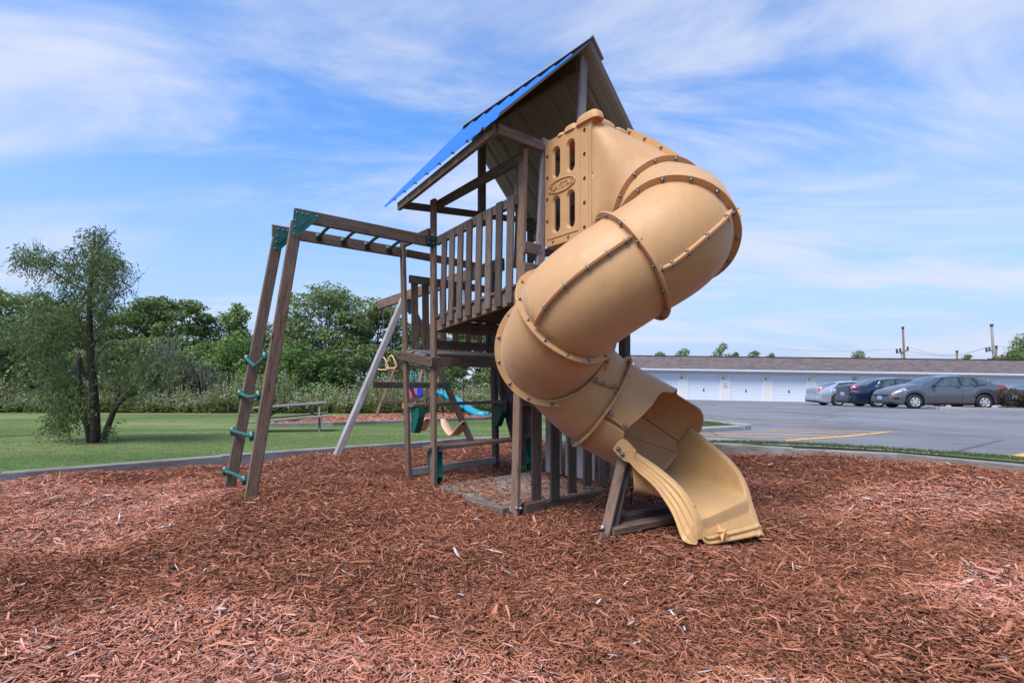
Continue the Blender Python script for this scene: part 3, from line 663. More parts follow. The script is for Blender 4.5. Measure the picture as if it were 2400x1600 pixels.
# slatted skirt: front and right
tb('skirt_rail', (.05, .035, .855), (1.42, .035, .855), .038, .085, BX)
tb('skirt_rail', (1.36, 1.36, .80), (1.38, .05, .83), .038, .085, AX)
for i, a in enumerate((.245, .468, .69, .905, 1.115, 1.30)):
    tb('skirt_slat', (a, .0, .0+[.02, .02, .06, .10, .08, .09][i]), (a, .003, .89), .11, .024, AX, WK)
for b in (1.28, 1.10, .93, .76, .59, .42, .25): tb('skirt_slat', (1.405, b, .03), (1.405, b, .84), .10, .024, BX, M['wood_grey'])
tb('skirt_slat', (1.20, 1.36, .1), (1.20, 1.36, 1.2), .10, .024, AX, WK)
tb('ramp_board', (1.40, 2.12, 1.36), (1.40, 1.68, .35), .02, .25, AX, WK)
tb('ramp_board', (1.62, 2.12, 1.36), (1.62, 1.68, .35), .02, .25, AX, WK)
for k in range(6):
    f = k/5; tb('ramp_plank', (1.39, 2.16-.44*f, 1.40-1.0*f), (1.63, 2.16-.44*f, 1.40-1.0*f), .19, .025, BX*.55+V(0, 0, -1), WK)
# coach bolt at the corner post, staples
m = MB().tube([L(-.02, -.05, .03), L(-.02, -.115, .045)], .010, 8).tube([L(-.02, -.055, .032), L(-.02, -.063, .034)], .022, 10); m.build('bolt', M['steel'], tower, True)
for (a, b, z) in ((.03, 1.335, 1.36), (-.066, 1.36, 1.34), (-.066, 2.08, 1.43)): MB().ball(L(a, b, z), .012).build('bolt', M['steel'], tower, True)
# ---- roof: ribbed sheets, blue above, taupe below
def roof_sheet(name, ridge, eave_near, eave_far, q_near, q_far, side):
    nb, na = 73, 8; rid = []
    vs = []; fs = []; mi = []
    def pt(s, t, lift):
        b = -q_near+(q_far+q_near)*s
        zr = ridge[1]+(ridge[2]-ridge[1])*s; ze = eave_near+(eave_far-eave_near)*s
        a = ridge[0]+(side-ridge[0])*t; z = zr+(ze-zr)*t
        return L(a, b, z)+ZX*lift
    def rib(s):
        u = (s*9+.5) % 1.0; x = abs(u-.5)
        big = max(0, min(1, (.13-x)/.05)); u2 = (s*27) % 1.0; return .026*big+(.005 if abs(u2-.5) < .1 else 0)
    for lay, dz in ((0, 0), (1, -.005)):
        for i in range(nb):
            s = i/(nb-1)
            for j in range(na): vs.append(pt(s, j/(na-1), rib(s)+dz))
    K = nb*na
    for i in range(nb-1):
        for j in range(na-1):
            q = (i*na+j, i*na+j+1, (i+1)*na+j+1, (i+1)*na+j)
            if side > ridge[0]: fs.append(q[::-1]); fs.append(tuple(K+x for x in q))
            else: fs.append(q); fs.append(tuple(K+x for x in q[::-1]))
            mi += [0, 1]
    for i in range(nb-1):
        for j in (0, na-1): q = (i*na+j, (i+1)*na+j, K+(i+1)*na+j, K+i*na+j); fs.append(q); mi.append(0)
    for j in range(na-1):
        for i in (0, nb-1): q = (i*na+j, i*na+j+1, K+i*na+j+1, K+i*na+j); fs.append(q); mi.append(0)
    o = obj(name, vs, fs, [M['roof_blue'], M['roof_under']], tower, mi=mi); return o
roof_sheet('roof_panel', (.735, 4.205, 4.235), 3.195, 3.035, .20, 1.93, -.315)
roof_sheet('roof_panel', (.735, 4.205, 4.235), 3.04, 3.02, .20, 1.93, 1.86)
vs = []; fs = []
for b in (-.225, 1.95):
    k = (b+.225)/2.175; zz = 4.245+.03*k
    for a, z in ((-.034, -.026), (-.032, -.014), (0, .018), (.14, -.135), (.145, -.15), (0, .004)): vs.append(L(.735+a, b, zz+z))
fs = [(0, 1, 7, 6), (1, 2, 8, 7), (2, 3, 9, 8), (3, 4, 10, 9), (5, 0, 6, 11), (4, 5, 11, 10), (0, 5, 2, 1), (2, 5, 4, 3), (7, 8, 11, 6), (9, 10, 11, 8)]
obj('ridge_cap', vs, fs, [M['roof_under']], tower)
# yellow closure plugs where the ribs meet the eave purlin
for k in range(9):
    s = (k+.0)/9+.0; s = min(max((k)/9+1/18-1/18, 0), 1)
    b = -.2+2.13*((k+.0)/9+.0) if False else -.20+2.13*(k/9)
    if b < -.1: continue
    z = 3.195+(3.035-3.195)*(k/9); m = MB(); m.box(L(-.296, b, z+.010), (.010, .022, .010), Matrix.Rotation(R(90-51.5), 3, 'Z')); m.build('closure_plug', M['tan'], tower)

# ------------------------------------------------------------------ monkey bars
mb = thing('monkey_bars', L(-1.6, 1.7, 0), 'wooden monkey bars with leaning ladder legs and green rungs left of the tower', 'monkey bars')
def bb(name, p0, p1, w, h, hint, mat=WD, **k): return board(name, L(*p0), L(*p1), w, h, mat, mb, hint, **k)
bb('beam', (-1.425, 1.372, 2.594), (-.022, 1.372, 2.589), .038, .116, BX)
bb('beam', (-1.455, 2.022, 2.598), (-.07, 2.022, 2.60), .038, .112, BX)
def legpt(b, z): return (-1.775+(z-.12)*(.385/2.48)-(0.05 if b > 1.7 else 0)*(1-(z-.12)/2.48), b, z)
legs = []
for b in (1.39, 2.02):
    legs.append(bb('leg', legpt(b, -.1), legpt(b, 2.535), .038, .100, BX, ch=.007))
# triangular gusset plates with a raised rib and bolts
for b in (1.355, 1.985):
    o = (-1.40, b, 2.628); bo = L(*o)-BX*0
    pol = [(-.015, .0), (.16, .0), (.165, -.03), (-.025, -.235), (-.075, -.235), (-.055, 0)]
    t = MB().add(*prism(pol, AX, ZX, L(-1.385, b-.022, 2.622), .006, BX))
    inner = [(.02, -.055), (.075, -.055), (-.02, -.165), (-.03, -.15)]
    t.add(*prism(inner, AX, ZX, L(-1.385, b-.027, 2.622), .012, BX)); g = t.build('gusset_plate', M['green'], mb)
    for u, v in ((-.03, -.02), (.06, -.018), (.145, -.02), (-.04, -.09), (-.048, -.15), (-.055, -.215), (.02, -.02)):
        MB().ball(L(-1.385+u, b-.028, 2.622+v), .0095, seg=6, rings=4).build('bolt', M['steel'], g, True)
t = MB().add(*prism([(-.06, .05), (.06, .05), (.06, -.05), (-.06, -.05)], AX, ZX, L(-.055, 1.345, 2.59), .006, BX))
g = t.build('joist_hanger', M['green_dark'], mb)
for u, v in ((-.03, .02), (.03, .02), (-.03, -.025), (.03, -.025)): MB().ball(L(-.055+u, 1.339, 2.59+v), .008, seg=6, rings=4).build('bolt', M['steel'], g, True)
def rung(pa, pb, bow, mat=M['green'], drop=V(0, 0, -1), flange=AX, sag_at=.5):
    pa, pb = Vector(pa), Vector(pb); pts = []; rr = []
    for i in range(13):
        s = i/12; w = math.sin(math.pi*min(1, max(0, (s-.08)/.84)))**1.0
        if sag_at != .5: w = max(0, 1-abs(s-sag_at)/(sag_at if s < sag_at else 1-sag_at))
        pts.append(pa.lerp(pb, s)+drop*bow*w); e = max(0, 1-min(s, 1-s)/.16); rr.append(.0165+.006*e)
    t = MB().tube(pts, rr, 8)
    d = (pb-pa).normalized()
    for p, s in ((pa, 1), (pb, -1)):
        t.add(*prism([(-.022, -.04), (.022, -.04), (.03, 0), (.022, .04), (-.022, .04), (-.03, 0)], flange, ZX, p+d*.004*s, .008, d))
    o = t.build('rung', mat, mb, True)
    for p, s in ((pa, 1), (pb, -1)):
        for v in (-.026, .026): MB().ball(p+d*.011*s+V(0, 0, v), .007, seg=6, rings=4).build('bolt', M['steel'], o, True)
    return o
for z, bow, sa in ((1.32, .075, .42), (.985, .02, .5), (.635, .0, .5), (.265, -.01, .5)):
    a1 = legpt(2.0, z)[0]; a0 = legpt(1.39, z)[0]
    rung(L(a1-.062, 2.02, z), L(a0-.062, 1.405, z), bow, sag_at=sa)
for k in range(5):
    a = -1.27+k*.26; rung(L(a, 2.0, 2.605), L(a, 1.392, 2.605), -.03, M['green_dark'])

# ------------------------------------------------------------------ spiral tube slide
RINGS = [((1.1793, 4.0686, 2.4319), (.3047, -.835, -.4582)), ((1.1499, 3.6062, 2.1366), (-.4115, -.6076, -.6793)), ((.83, 3.5714, 1.8986), (-.8377, -.0144, -.546)),
         ((.4064, 3.7141, 1.5914), (-.4693, .7066, -.5296)), ((.30, 3.82, 1.345), (.085, .994, .067)), ((.7254, 4.1902, .9414), (.8448, .0233, -.5346)),
         ((1.24, 4.10, .63), (.642, -.568, -.515)), ((1.44, 3.80, .44), (.3548, -.8566, -.3746))]
RINGS = [(Vector(c), Vector(n).normalized()) for c, n in RINGS]
TR, FR = .388, .433
slide = thing('tube_slide', (1.2, 3.9, 0), 'big tan plastic spiral tube slide with open yellow foot on the red mulch', 'slide')
def frame_at(i, t):
    (c0, n0), (c1, n1) = RINGS[i], RINGS[i+1]; D = (c1-c0).length*1.1
    if i == 3:
        d = n0.lerp(n1, t).normalized(); u = d.cross(ZX).normalized(); return c0.lerp(c1, t), d, u, u.cross(d)
    h = lambda t: (2*t**3-3*t**2+1)*c0+(t**3-2*t**2+t)*D*n0+(-2*t**3+3*t**2)*c1+(t**3-t**2)*D*n1
    d = (h(t+1e-3)-h(t-1e-3)).normalized(); u = d.cross(ZX).normalized(); return h(t), d, u, u.cross(d)
def spt(i, t, ang, r=TR):
    c, d, u, v = frame_at(i, t); return c+r*(math.cos(ang)*u+math.sin(ang)*v)
def bolt_at(p, d, parent, r=.0105):
    d = d.normalized(); m = MB().tube([p-d*.012, p+d*.004, p+d*.010], [r, r, r*.55], 7); m.tube([p-d*.012, p-d*.002], r*1.35, 8)
    return m.build('bolt', M['steel'], parent, True)
def flange(i, t, parent, thick=.016, a0=0, a1=2*math.pi, r0=TR-.01, r1=FR, nb=14, bolts=True, mat=None):
    c, d, u, v = frame_at(i, t); n = 72; vs = []; fs = []
    for k in range(n+1):
        a = a0+(a1-a0)*k/n; e = math.cos(a)*u+math.sin(a)*v; w = .0016*math.sin(7*a)
        for r, s in ((r0, -1), (r1-.002, -1), (r1-.002, -1), (r1, -.6), (r1, -.6), (r1, .6), (r1, .6), (r1-.002, 1), (r1-.002, 1), (r0, 1)): vs.append(c+e*r+d*(s*thick/2+w))
    for k in range(n):
        for j in range(0, 10, 2): fs.append((k*10+j, k*10+j+1, k*10+j+11, k*10+j+10))
    o = obj('flange', vs, fs, mat or M['slide'], parent, True)
    if bolts:
        for k in range(nb):
            a = a0+(a1-a0)*(k+.5)/nb; e = math.cos(a)*u+math.sin(a)*v
            for s in (-1, 1): bolt_at(c+e*(TR+.022)+d*(thick/2+.004)*s, d*s, parent)
    return o
def section(i, nt=14, na=64):
    vs = []; fs = []
    for j in range(nt+1):
        c, d, u, v = frame_at(i, j/nt)
        for k in range(na):
            a = 2*math.pi*k/na; vs.append(c+TR*(math.cos(a)*u+math.sin(a)*v))
    for j in range(nt):
        for k in range(na): fs.append((j*na+k, (j+1)*na+k, (j+1)*na+(k+1) % na, j*na+(k+1) % na))
    o = obj('tube_section', vs, fs, M['slide'], slide, True); return solidify(o, .009, -1)
def sang(a0, a1, f):
    return float(np.polyval(np.polyfit([q[0] for q in a0], [q[1] for q in a0], 3), f)) if isinstance(a0, list) else a0+(a1-a0)*f
def seam(i, a0, a1, parent, t0=.03, t1=.97, nb=5, w=.034, bolts=True):
    """the lip where the two half shells are bolted together"""
    vs = []; fs = []; n = 26
    for j in range(n+1):
        t = t0+(t1-t0)*j/n; a = R(sang(a0, a1, j/n)); c, d, u, v = frame_at(i, t); e = math.cos(a)*u+math.sin(a)*v; tg = -math.sin(a)*u+math.cos(a)*v
        for r, s in ((TR-.008, -.009), (TR+w-.003, -.009), (TR+w, -.004), (TR+w-.004, -.0012), (TR+.006, -.0006), (TR+.006, .0006), (TR+w-.004, .0012), (TR+w, .004), (TR+w-.003, .009), (TR-.008, .009)): vs.append(c+e*r+tg*s)
    m = 10
    for j in range(n):
        for k in range(m-1): fs.append((j*m+k, j*m+k+1, (j+1)*m+k+1, (j+1)*m+k))
    for b in (0, n*m): fs.append(tuple(range(b, b+m)) if b else tuple(range(m-1, -1, -1)))
    o = obj('seam_lip', vs, fs, M['slide'], parent, False)
    if bolts:
        for k in range(nb):
            t = t0+(t1-t0)*(k+.35)/nb; a = R(sang(a0, a1, (k+.35)/nb)); c, d, u, v = frame_at(i, t); e = math.cos(a)*u+math.sin(a)*v; tg = -math.sin(a)*u+math.cos(a)*v
            for s in (-1, 1): bolt_at(c+e*(TR+w*.6)+tg*s*.012, tg*s, parent)
    return o
secs = [section(i) for i in range(5)]
for i in range(5): flange(i, 0, secs[i])
flange(5, 0, secs[4])
seam(1, [(0, 166), (.2, 183), (.36, 196), (.64, 203), (1, 197)], 0, secs[1], nb=5); seam(1, -16, 16, secs[1], nb=4)
seam(2, [(0, 160), (.25, 164), (.6, 172), (.77, 184), (1, 200)], 0, secs[2], nb=5); seam(2, -16, 20, secs[2], nb=4)
seam(0, 160, 175, secs[0], nb=2); seam(4, -24, 20, secs[4], .40, .98, 3); seam(4, 156, 200, secs[4], nb=4)
# exit: lower half shell, and the upper half shell cut away on the near side
def fr2(T): return frame_at(5, T) if T <= 1 else frame_at(6, T-1)
CUT = [(-16, .30), (-8, .325), (4, .39), (24, .48), (40, .515), (52, .575), (60, .66), (66, .735), (80, .755), (105, .76), (117, .77), (121, .81), (124, .88), (127, .95), (130, 1.03), (140, 1.09), (152, 1.115), (164, 1.12), (178, 1.09), (192, 1.04), (206, 1.03)]
def shell(name, angs, tend, nt, parent, mat, r=TR, thick=.010):
    vs = []; fs = []; m = len(angs)
    for a, te in zip(angs, tend):
        for j in range(nt+1):
            c, d, u, v = fr2(te*j/nt); vs.append(c+r*(math.cos(R(a))*u+math.sin(R(a))*v))
    for k in range(m-1):
        for j in range(nt): fs.append((k*(nt+1)+j, k*(nt+1)+j+1, (k+1)*(nt+1)+j+1, (k+1)*(nt+1)+j))
    return solidify(obj(name, vs, fs, mat, parent, True), thick, 0)
aa = list(np.concatenate([np.arange(-16, 36, 3.), np.arange(36, 72, 1.2), np.arange(72, 115, 3.), np.arange(115, 160, 1.), np.arange(160, 206, 3.)]))
up = shell('exit_hood', aa, [float(np.interp(a, [c[0] for c in CUT], [c[1] for c in CUT])) for a in aa], 26, slide, M['slide'])
lo_a = list(np.arange(188, 342, 3.))
lo = shell('exit_tray', lo_a, [float(np.interp(a, [188, 200, 240, 290, 300, 310, 318, 324, 332, 341], [1.04, 1.04, 1.06, 1.25, 1.3, 1.2, 1.02, .84, .36, .30])) for a in lo_a], 26, slide, M['slide'], TR+.006)
def edge_tube(pts, r, parent, name='rim', mat=None): return tube(name, pts, r, mat or M['slide'], parent, 6)
ec = []
for a, te in CUT:
    c, d, u, v = fr2(te); ec.append(c+TR*(math.cos(R(a))*u+math.sin(R(a))*v))
fine = []
for k in range(140):
    a = -16+(205-(-16))*k/139; te = float(np.interp(a, [c[0] for c in CUT], [c[1] for c in CUT])); c, d, u, v = fr2(te); fine.append(c+(TR)*(math.cos(R(a))*u+math.sin(R(a))*v))
edge_tube(fine, .0085, up)
# lap seam lip near side of the exit shells
vs = []; pts = []
for j in range(12):
    T = .0+.30*j/11; c, d, u, v = frame_at(5, T); a = R(-12-4*j/11); pts.append(c+(TR+.012)*(math.cos(a)*u+math.sin(a)*v))
edge_tube(pts, .011, up, 'seam_lip')
for T, a in ((.05, -11), (.26, -14)):
    c, d, u, v = frame_at(5, T); e = math.cos(R(a))*u+math.sin(R(a))*v; tg = -math.sin(R(a))*u+math.cos(R(a))*v; bolt_at(c+e*(TR+.02)+tg*.012, tg, up, .014)
# dark joint of the far half shells, seen inside
pts = []
for j in range(16):
    T = .60+.43*j/15; c, d, u, v = fr2(T); a = R(171+21*j/15); pts.append(c+(TR-.010)*(math.cos(a)*u+math.sin(a)*v))
tube('joint_gap', pts, .0035, M['wood_red'], lo, 5)
# ---- square entry hood of the slide
hood = MB()
HB0, HB1, HZ0, HZ1 = -.083, -.626, 2.275, 3.19
def side_panel(name, a, sgn, emblem):
    u1, v1 = HB0-HB1, HZ1-HZ0
    outer = []
    def arc(cx, cy, r, a0, a1, n=5): return [(cx+r*math.cos(R(a0+(a1-a0)*k/n)), cy+r*math.sin(R(a0+(a1-a0)*k/n))) for k in range(n+1)]
    rr = .03
    outer = arc(u1-.012, .012, .012, -90, 0, 2)+arc(u1-.012, v1-.012, .012, 0, 90, 2)+arc(rr, v1-rr-.02, rr, 90, 180)+arc(rr, rr, rr, 180, 270)
    holes = []
    def slot(u, w, v0, v1_):
        r = w/2; return arc(u, v1_-r, r, 0, 180, 8)+arc(u, v0+r, r, 180, 360, 8)
    for u in ((.135, .31) if emblem else ()):
        holes.append((slot(u, .07, v1*.635, v1*.905), slot(u, .105, v1*.620, v1*.922)))
        holes.append((slot(u, .07, v1*.125, v1*.445), slot(u, .105, v1*.108, v1*.462)))
    dots = [(u1*.86, v1*f) for f in (.93, .72, .505, .29, .075+.0)]+[(u1*.045, v1*f) for f in (.86, .655, .45, .24)]
    cups = [([(x+.017*math.cos(R(k*30)), y+.019*math.sin(R(k*30))) for k in range(12)], None) for x, y in dots]
    pts = []; edges = []; faces = []
    def addloop(lp):
        i = len(pts); pts.extend(lp); faces.append(list(range(i, i+len(lp))))
    addloop(outer)
    for i, o in holes: addloop(o)
    for i, o in cups: addloop(i)
    vo, eo, fo, ov, oe, of = delaunay_2d_cdt([Vector(p) for p in pts], [], faces, 0, 1e-6)
    t = MB(); n = AX*(-sgn)
    def W3(u, v, d): return L(a, HB0-u, HZ0+v)+n*d
    front = [f for f, s in zip(fo, of) if list(s) == [0]]
    t.add([W3(p.x, p.y, .016) for p in vo], [f if sgn > 0 else f[::-1] for f in front])
    t.add([W3(p.x, p.y, -.016) for p in vo], [f[::-1] if sgn > 0 else f for f in front])
    def wall(lp, d0, lp2, d1, flip):
        m = len(lp); vs = [W3(u, v, d0) for u, v in lp]+[W3(u, v, d1) for u, v in lp2]
        t.add(vs, [(k, (k+1) % m, m+(k+1) % m, m+k) for k in range(m)])
    wall(outer, .016, outer, -.016, 0)
    for i, o in holes: wall(o, .016, i, -.004, 1); wall(i, -.004, i, -.016, 1); wall(o, -.016, i, -.016, 1)
    for i, o in cups:
        wall(i, .016, i, -.012, 1); t.add([W3(u, v, -.012) for u, v in i], [tuple(range(12))])
    o = t.build(name, M['slide'], slide)
    for (x, y) in dots[:5]:
        bolt_at(W3(x+.004, y-.004, -.004), n, o, .009)
    for u in (.10, .285): bolt_at(W3(u, .035, .018), n, o, .011)
    # long raised border strip, bottom ledge
    ex = MB()
    for u0, u1_, v0, v2, dd in ((u1*.775, u1*.785, .03, v1-.03, .020), (u1*.945, u1*.955, .03, v1-.03, .020), (.03, u1*.74, .062, .075, .022)):
        ex.add([W3(u0, v0, .014), W3(u1_, v0, .014), W3(u1_, v2, .014), W3(u0, v2, .014), W3(u0, v0, dd), W3(u1_, v0, dd), W3(u1_, v2, dd), W3(u0, v2, dd)], [(4, 5, 6, 7), (0, 1, 5, 4), (1, 2, 6, 5), (2, 3, 7, 6), (3, 0, 4, 7)])
    ex.build('panel_rib', M['slide'], o)
    if emblem:
        c = (.205, v1*.535); m = MB(); K = 40; prof = [(1.0, .016), (.985, .026), (.94, .026), (.90, .014)]
        vs = []; fs = []
        for k in range(K):
            x, y = math.cos(2*math.pi*k/K), math.sin(2*math.pi*k/K)
            for s, d in prof: vs.append(W3(c[0]+.165*x*s-.0*(1-s), c[1]+(.056 if s > .95 else .056)*y*s, d))
        for k in range(K):
            for j in range(3): fs.append((k*4+j, k*4+j+1, ((k+1) % K)*4+j+1, ((k+1) % K)*4+j))
        m.add(vs, fs); m.add([W3(c[0]+.165*.9*math.cos(2*math.pi*k/K), c[1]+.056*.9*math.sin(2*math.pi*k/K), .017) for k in range(K)], [tuple(range(K))])
        m.build('emblem_oval', M['slide'], o)
        tv, tf = text_mesh('PLAYSTAR', .062, .004)
        obj('emblem_lettering', [W3(c[0]+v.x*.98, c[1]+v.y*1.05, .021+v.z) for v in tv], tf, M['slide'], o)
    return o
side_panel('side_panel', .29, 1, True); side_panel('side_panel', 1.10, -1, False)
# funnel from the square front of the hood to the first ring
def funnel():
    c1, n1 = RINGS[0]; u = n1.cross(ZX).normalized(); v = u.cross(n1); n = 96; nt = 16; vs = []; fs = []
    cs = L(.695, HB1, (HZ0+HZ1)/2); hw, hh = .405, (HZ1-HZ0)/2; dirA = -AX
    if dirA.dot(u) < 0: dirA = AX
    for j in range(nt+1):
        t = j/nt
        for k in range(n):
            a = 2*math.pi*(k+.5)/n; ca, sa = math.cos(a), math.sin(a); p = 9*(1-t)**2.0+2
            q = (abs(ca)**p+abs(sa)**p)**(-1/p); e = t*t*(3-2*t)*.35+t*.65
            rx, ry = hw*(1-e)+TR*e, hh*(1-e)+TR*e
            A_ = dirA.lerp(u, e).normalized(); Z_ = ZX.lerp(v, e).normalized()
            vs.append(cs.lerp(c1, t)+A_*rx*ca*q+Z_*ry*sa*q)
    for j in range(nt):
        for k in range(n): fs.append((j*n+k, j*n+(k+1) % n, (j+1)*n+(k+1) % n, (j+1)*n+k))
    o = obj('entry_funnel', vs, fs, M['slide'], slide, True); solidify(o, .010, 0)
    # rolled edge against the hood and top lip with bolts
    tube('funnel_edge', [vs[k]+BX*(-.004) for k in range(n)]+[vs[0]], .011, M['slide'], o, 6)
    top = [vs[j*n+n//4] for j in range(nt+1)]; lip = []; lf = []
    for j, p in enumerate(top):
        nn = (ZX*.8+BX*.3).normalized()
        for s, h in ((-.008, -.005), (-.008, .055), (.008, .055), (.008, -.005)): lip.append(p+AX*s+nn*h)
    for j in range(nt):
        for k in range(3): lf.append((j*4+k, j*4+k+1, j*4+k+5, j*4+k+4))
    obj('seam_lip', lip, lf+[(3, 2, 1, 0), tuple(range(nt*4, nt*4+4))], M['slide'], o)
    for j in (1, 6, 11): bolt_at(top[j]+(ZX*.8+BX*.3).normalized()*.03-AX*.012, -AX, o, .013)
    bolt_at(L(.285, HB1+.02, 2.85), -AX, o, .005)
    return o
funnel()
t = MB(); t.box(L(.695, (HB0+HB1)/2, 3.185), (.83, .56, .03), Matrix.Rotation(R(90-51.5), 3, 'Z')); t.box(L(.695, (HB0+HB1)/2, 2.285), (.80, .54, .03), Matrix.Rotation(R(90-51.5), 3, 'Z'))
hb = t.build('hood_frame', M['slide'], slide)
def lump(a, b, z, la, lb, h):
    vs = []; fs = []; nu, nv = 14, 7
    for i in range(nu):
        p = 2*math.pi*i/nu; c, s = math.cos(p), math.sin(p); pw = .55
        x, y = math.copysign(abs(c)**pw, c), math.copysign(abs(s)**pw, s)
        for j in range(nv):
            q = j/(nv-1)*math.pi/2; rr = math.cos(q)**.6 if j < nv-1 else 0; vs.append(L(a+la*x*rr, b+lb*y*rr, z+h*math.sin(q)**.8))
    for i in range(nu):
        for j in range(nv-1): fs.append((i*nv+j, ((i+1) % nu)*nv+j, ((i+1) % nu)*nv+j+1, i*nv+j+1))
    return obj('roof_lump', vs, fs, M['slide'], hb, True)
for a, b, z, la, lb, h in ((.31, -.575, 3.185, .06, .125, .085), (.31, -.385, 3.185, .05, .075, .06), (.31, -.27, 3.185, .045, .04, .035), (.46, -.59, 3.18, .115, .055, .065), (.645, -.595, 3.18, .075, .05, .052), (.81, -.60, 3.18, .10, .05, .058), (1.01, -.60, 3.175, .095, .055, .085)):
    lump(a, b, z, la, lb, h)
# ---- yellow foot of the slide
def foot():
    # stations from the lip up: left rim, left lower edge, right rim (each x, y, z), floor height left and right
    def q(px, py, y): return V((px-1200)/1200*y, y, CAMZ+(895-py)*y/1200)
    LI = [q(*a) for a in ((1647, 1264, 3.50), (1646, 1241, 3.51), (1642, 1217, 3.525), (1634.7, 1200, 3.54), (1622, 1177, 3.57), (1607, 1152.6, 3.61), (1585.7, 1129.6, 3.67), (1561, 1108, 3.74), (1530.6, 1085, 3.80), (1500, 1066, 3.82), (1480, 1049, 3.82))]
    LO = [q(*a) for a in ((1631, 1276, 3.46), (1615, 1274, 3.46), (1603, 1268, 3.47), (1598, 1261, 3.49), (1592, 1246, 3.51), (1580, 1211, 3.56), (1561, 1177, 3.62), (1531, 1136, 3.69), (1500, 1110, 3.74), (1482, 1090, 3.765), (1470, 1078, 3.775))]
    RO = [q(*a) for a in ((1788, 1256, 3.70), (1777, 1218, 3.75), (1764, 1178, 3.81), (1759, 1158, 3.84), (1752, 1137, 3.88), (1744, 1119, 3.92), (1730, 1096, 3.99), (1707, 1070, 4.07), (1681, 1050, 4.15), (1652, 1024, 4.26), (1622, 1002, 4.36))]
    ZL = [-.02, .078, .154, .165, .175, .185, .20, .22, .24, .262, .262]; ZR = [-.01, .120, .226, .232, .238, .245, .255, .268, .28, .295, .30]
    N0 = len(LI)
    ks = [0, .1, .2, .3, .4, .5, .6, .7, .8, .9, 1.0, 1.2, 1.45, 1.68, 1.74, 1.80, 1.96, 2.0, 2.06, 2.2, 2.5, 3, 3.5, 4, 4.5, 5, 5.5, 6, 6.5, 7, 7.5, 8, 8.5, 9, 9.5, 10]
    step = lambda k: k+.10*math.sin(min(k, 1)*4*math.pi)*(1 if k < 1 else 0)
    def cat(A, k):
        i = min(int(k), N0-2); t = k-i
        if not isinstance(A[0], Vector): return A[i]*(1-t)+A[i+1]*t
        p = [A[max(i-1, 0)], A[i], A[i+1], A[min(i+2, N0-1)]]
        if k < 2.2: return A[i].lerp(A[i+1], t)
        return .5*((2*p[1])+(p[2]-p[0])*t+(2*p[0]-5*p[1]+4*p[2]-p[3])*t*t+(3*p[1]-p[0]-3*p[2]+p[3])*t**3)
    rows = []
    for k in ks:
        li, lo, ro = cat(LI, k), cat(LO, k), cat(RO, k); zl, zr = cat(ZL, k), cat(ZR, k)
        if k < 2: zl = float(np.interp(k, [0, 1, 1.74, 1.96, 2], [-.02, .045, .082, .152, .157])); zr = float(np.interp(k, [0, 1, 1.74, 1.96, 2], [-.01, .075, .140, .222, .229]))
        w = (ro-li); w.z = 0; w.normalize()
        ri = ro-w*.050; P = []
        lt = li-w*.052; out = V(lt.x, lt.y, lt.z-.014); n = 19
        for j in range(n):
            f = j/(n-1); ph = (f*3.0) % 1 if f < 1 else 0; d = -.013*math.sin(math.pi*ph) if 0 < f < 1 else 0
            P.append(lo.lerp(out, f)-w*(.004+d))
        P += [lt+V(0, 0, -.004), lt+w*.008+V(0, 0, .005), li-w*.006+V(0, 0, .006), li+V(0, 0, -.004)]
        fl, fr = V(li.x, li.y, zl)+w*.055, V(ri.x, ri.y, zr)-w*.055; top = max(li.z-.03, zl); r_ = smooth(np.array(k), 2.5, 7.5).item()
        rd = .010+.035*r_
        P += [V(li.x, li.y, zl+(li.z-zl)*.6)+w*.008, V(li.x, li.y, zl+(li.z-zl)*.3)+w*(.016+.006*r_), fl-w*.022+V(0, 0, rd*.6), fl+V(0, 0, rd*.12)]
        for f in (.12, .3, .5, .7, .88): P.append(fl.lerp(fr, f)-V(0, 0, .02*r_*math.sin(math.pi*f)))
        P += [fr+V(0, 0, rd*.12), fr+w*.022+V(0, 0, rd*.6), V(ri.x, ri.y, zr+(ri.z-zr)*.3)-w*(.016+.006*r_), V(ri.x, ri.y, zr+(ri.z-zr)*.6)-w*.008]
        P += [ri+V(0, 0, -.006), ri+w*.008+V(0, 0, .005), ro-w*.006+V(0, 0, .004), ro+V(0, 0, -.010), V(ro.x, ro.y, ro.z*.5)+w*.006, V(ro.x, ro.y, min(ro.z-.10, max(-.03, ro.z-.22)))+w*.010]
        if k > 5.5: # the bed runs further up under the tube than the side rims do
            bk = V(-.5, .86, 0)*(.34*((k-5.5)/4.5)**1.3); j0, j1 = 23, len(P)-6
            for j in range(j0, j1): g = 1 if j0+2 <= j < j1-2 else (.75 if j in (j0+1, j1-2) else .4); P[j] = P[j]+bk*g*smooth(np.array((j-j0)/(j1-j0)), .15, .6).item()
        if k < 1.0: # two moulded ridges run round the lip
            b = .022*math.sin(min(k, 1)*4*math.pi)
            P = [p+V(.3, -.75, .2)*max(0, b) if j > 22 else p for j, p in enumerate(P)]
        rows.append(P)
    m = len(rows[0]); vs = [p for r in rows for p in r]; fs = []
    for i in range(len(rows)-1):
        for j in range(m-1): fs.append((i*m+j, i*m+j+1, (i+1)*m+j+1, (i+1)*m+j))
    o = obj('exit_foot', vs, fs, M['foot'], slide, True); solidify(o, .009, 0)
    bv = o.modifiers.new('sub', 'SUBSURF'); bv.levels = 1; bv.render_levels = 1
    c = q(1694, 1247, 3.52); sv = (RO[0]-LI[0]); sv.z = 0; sv.normalize(); hh = V(sv.y, -sv.x, 0); nn = (hh*.75+V(0, 0, .5)).normalized(); uv = sv.cross(nn)
    if uv.z < 0: uv = -uv
    st = [c+nn*.024]
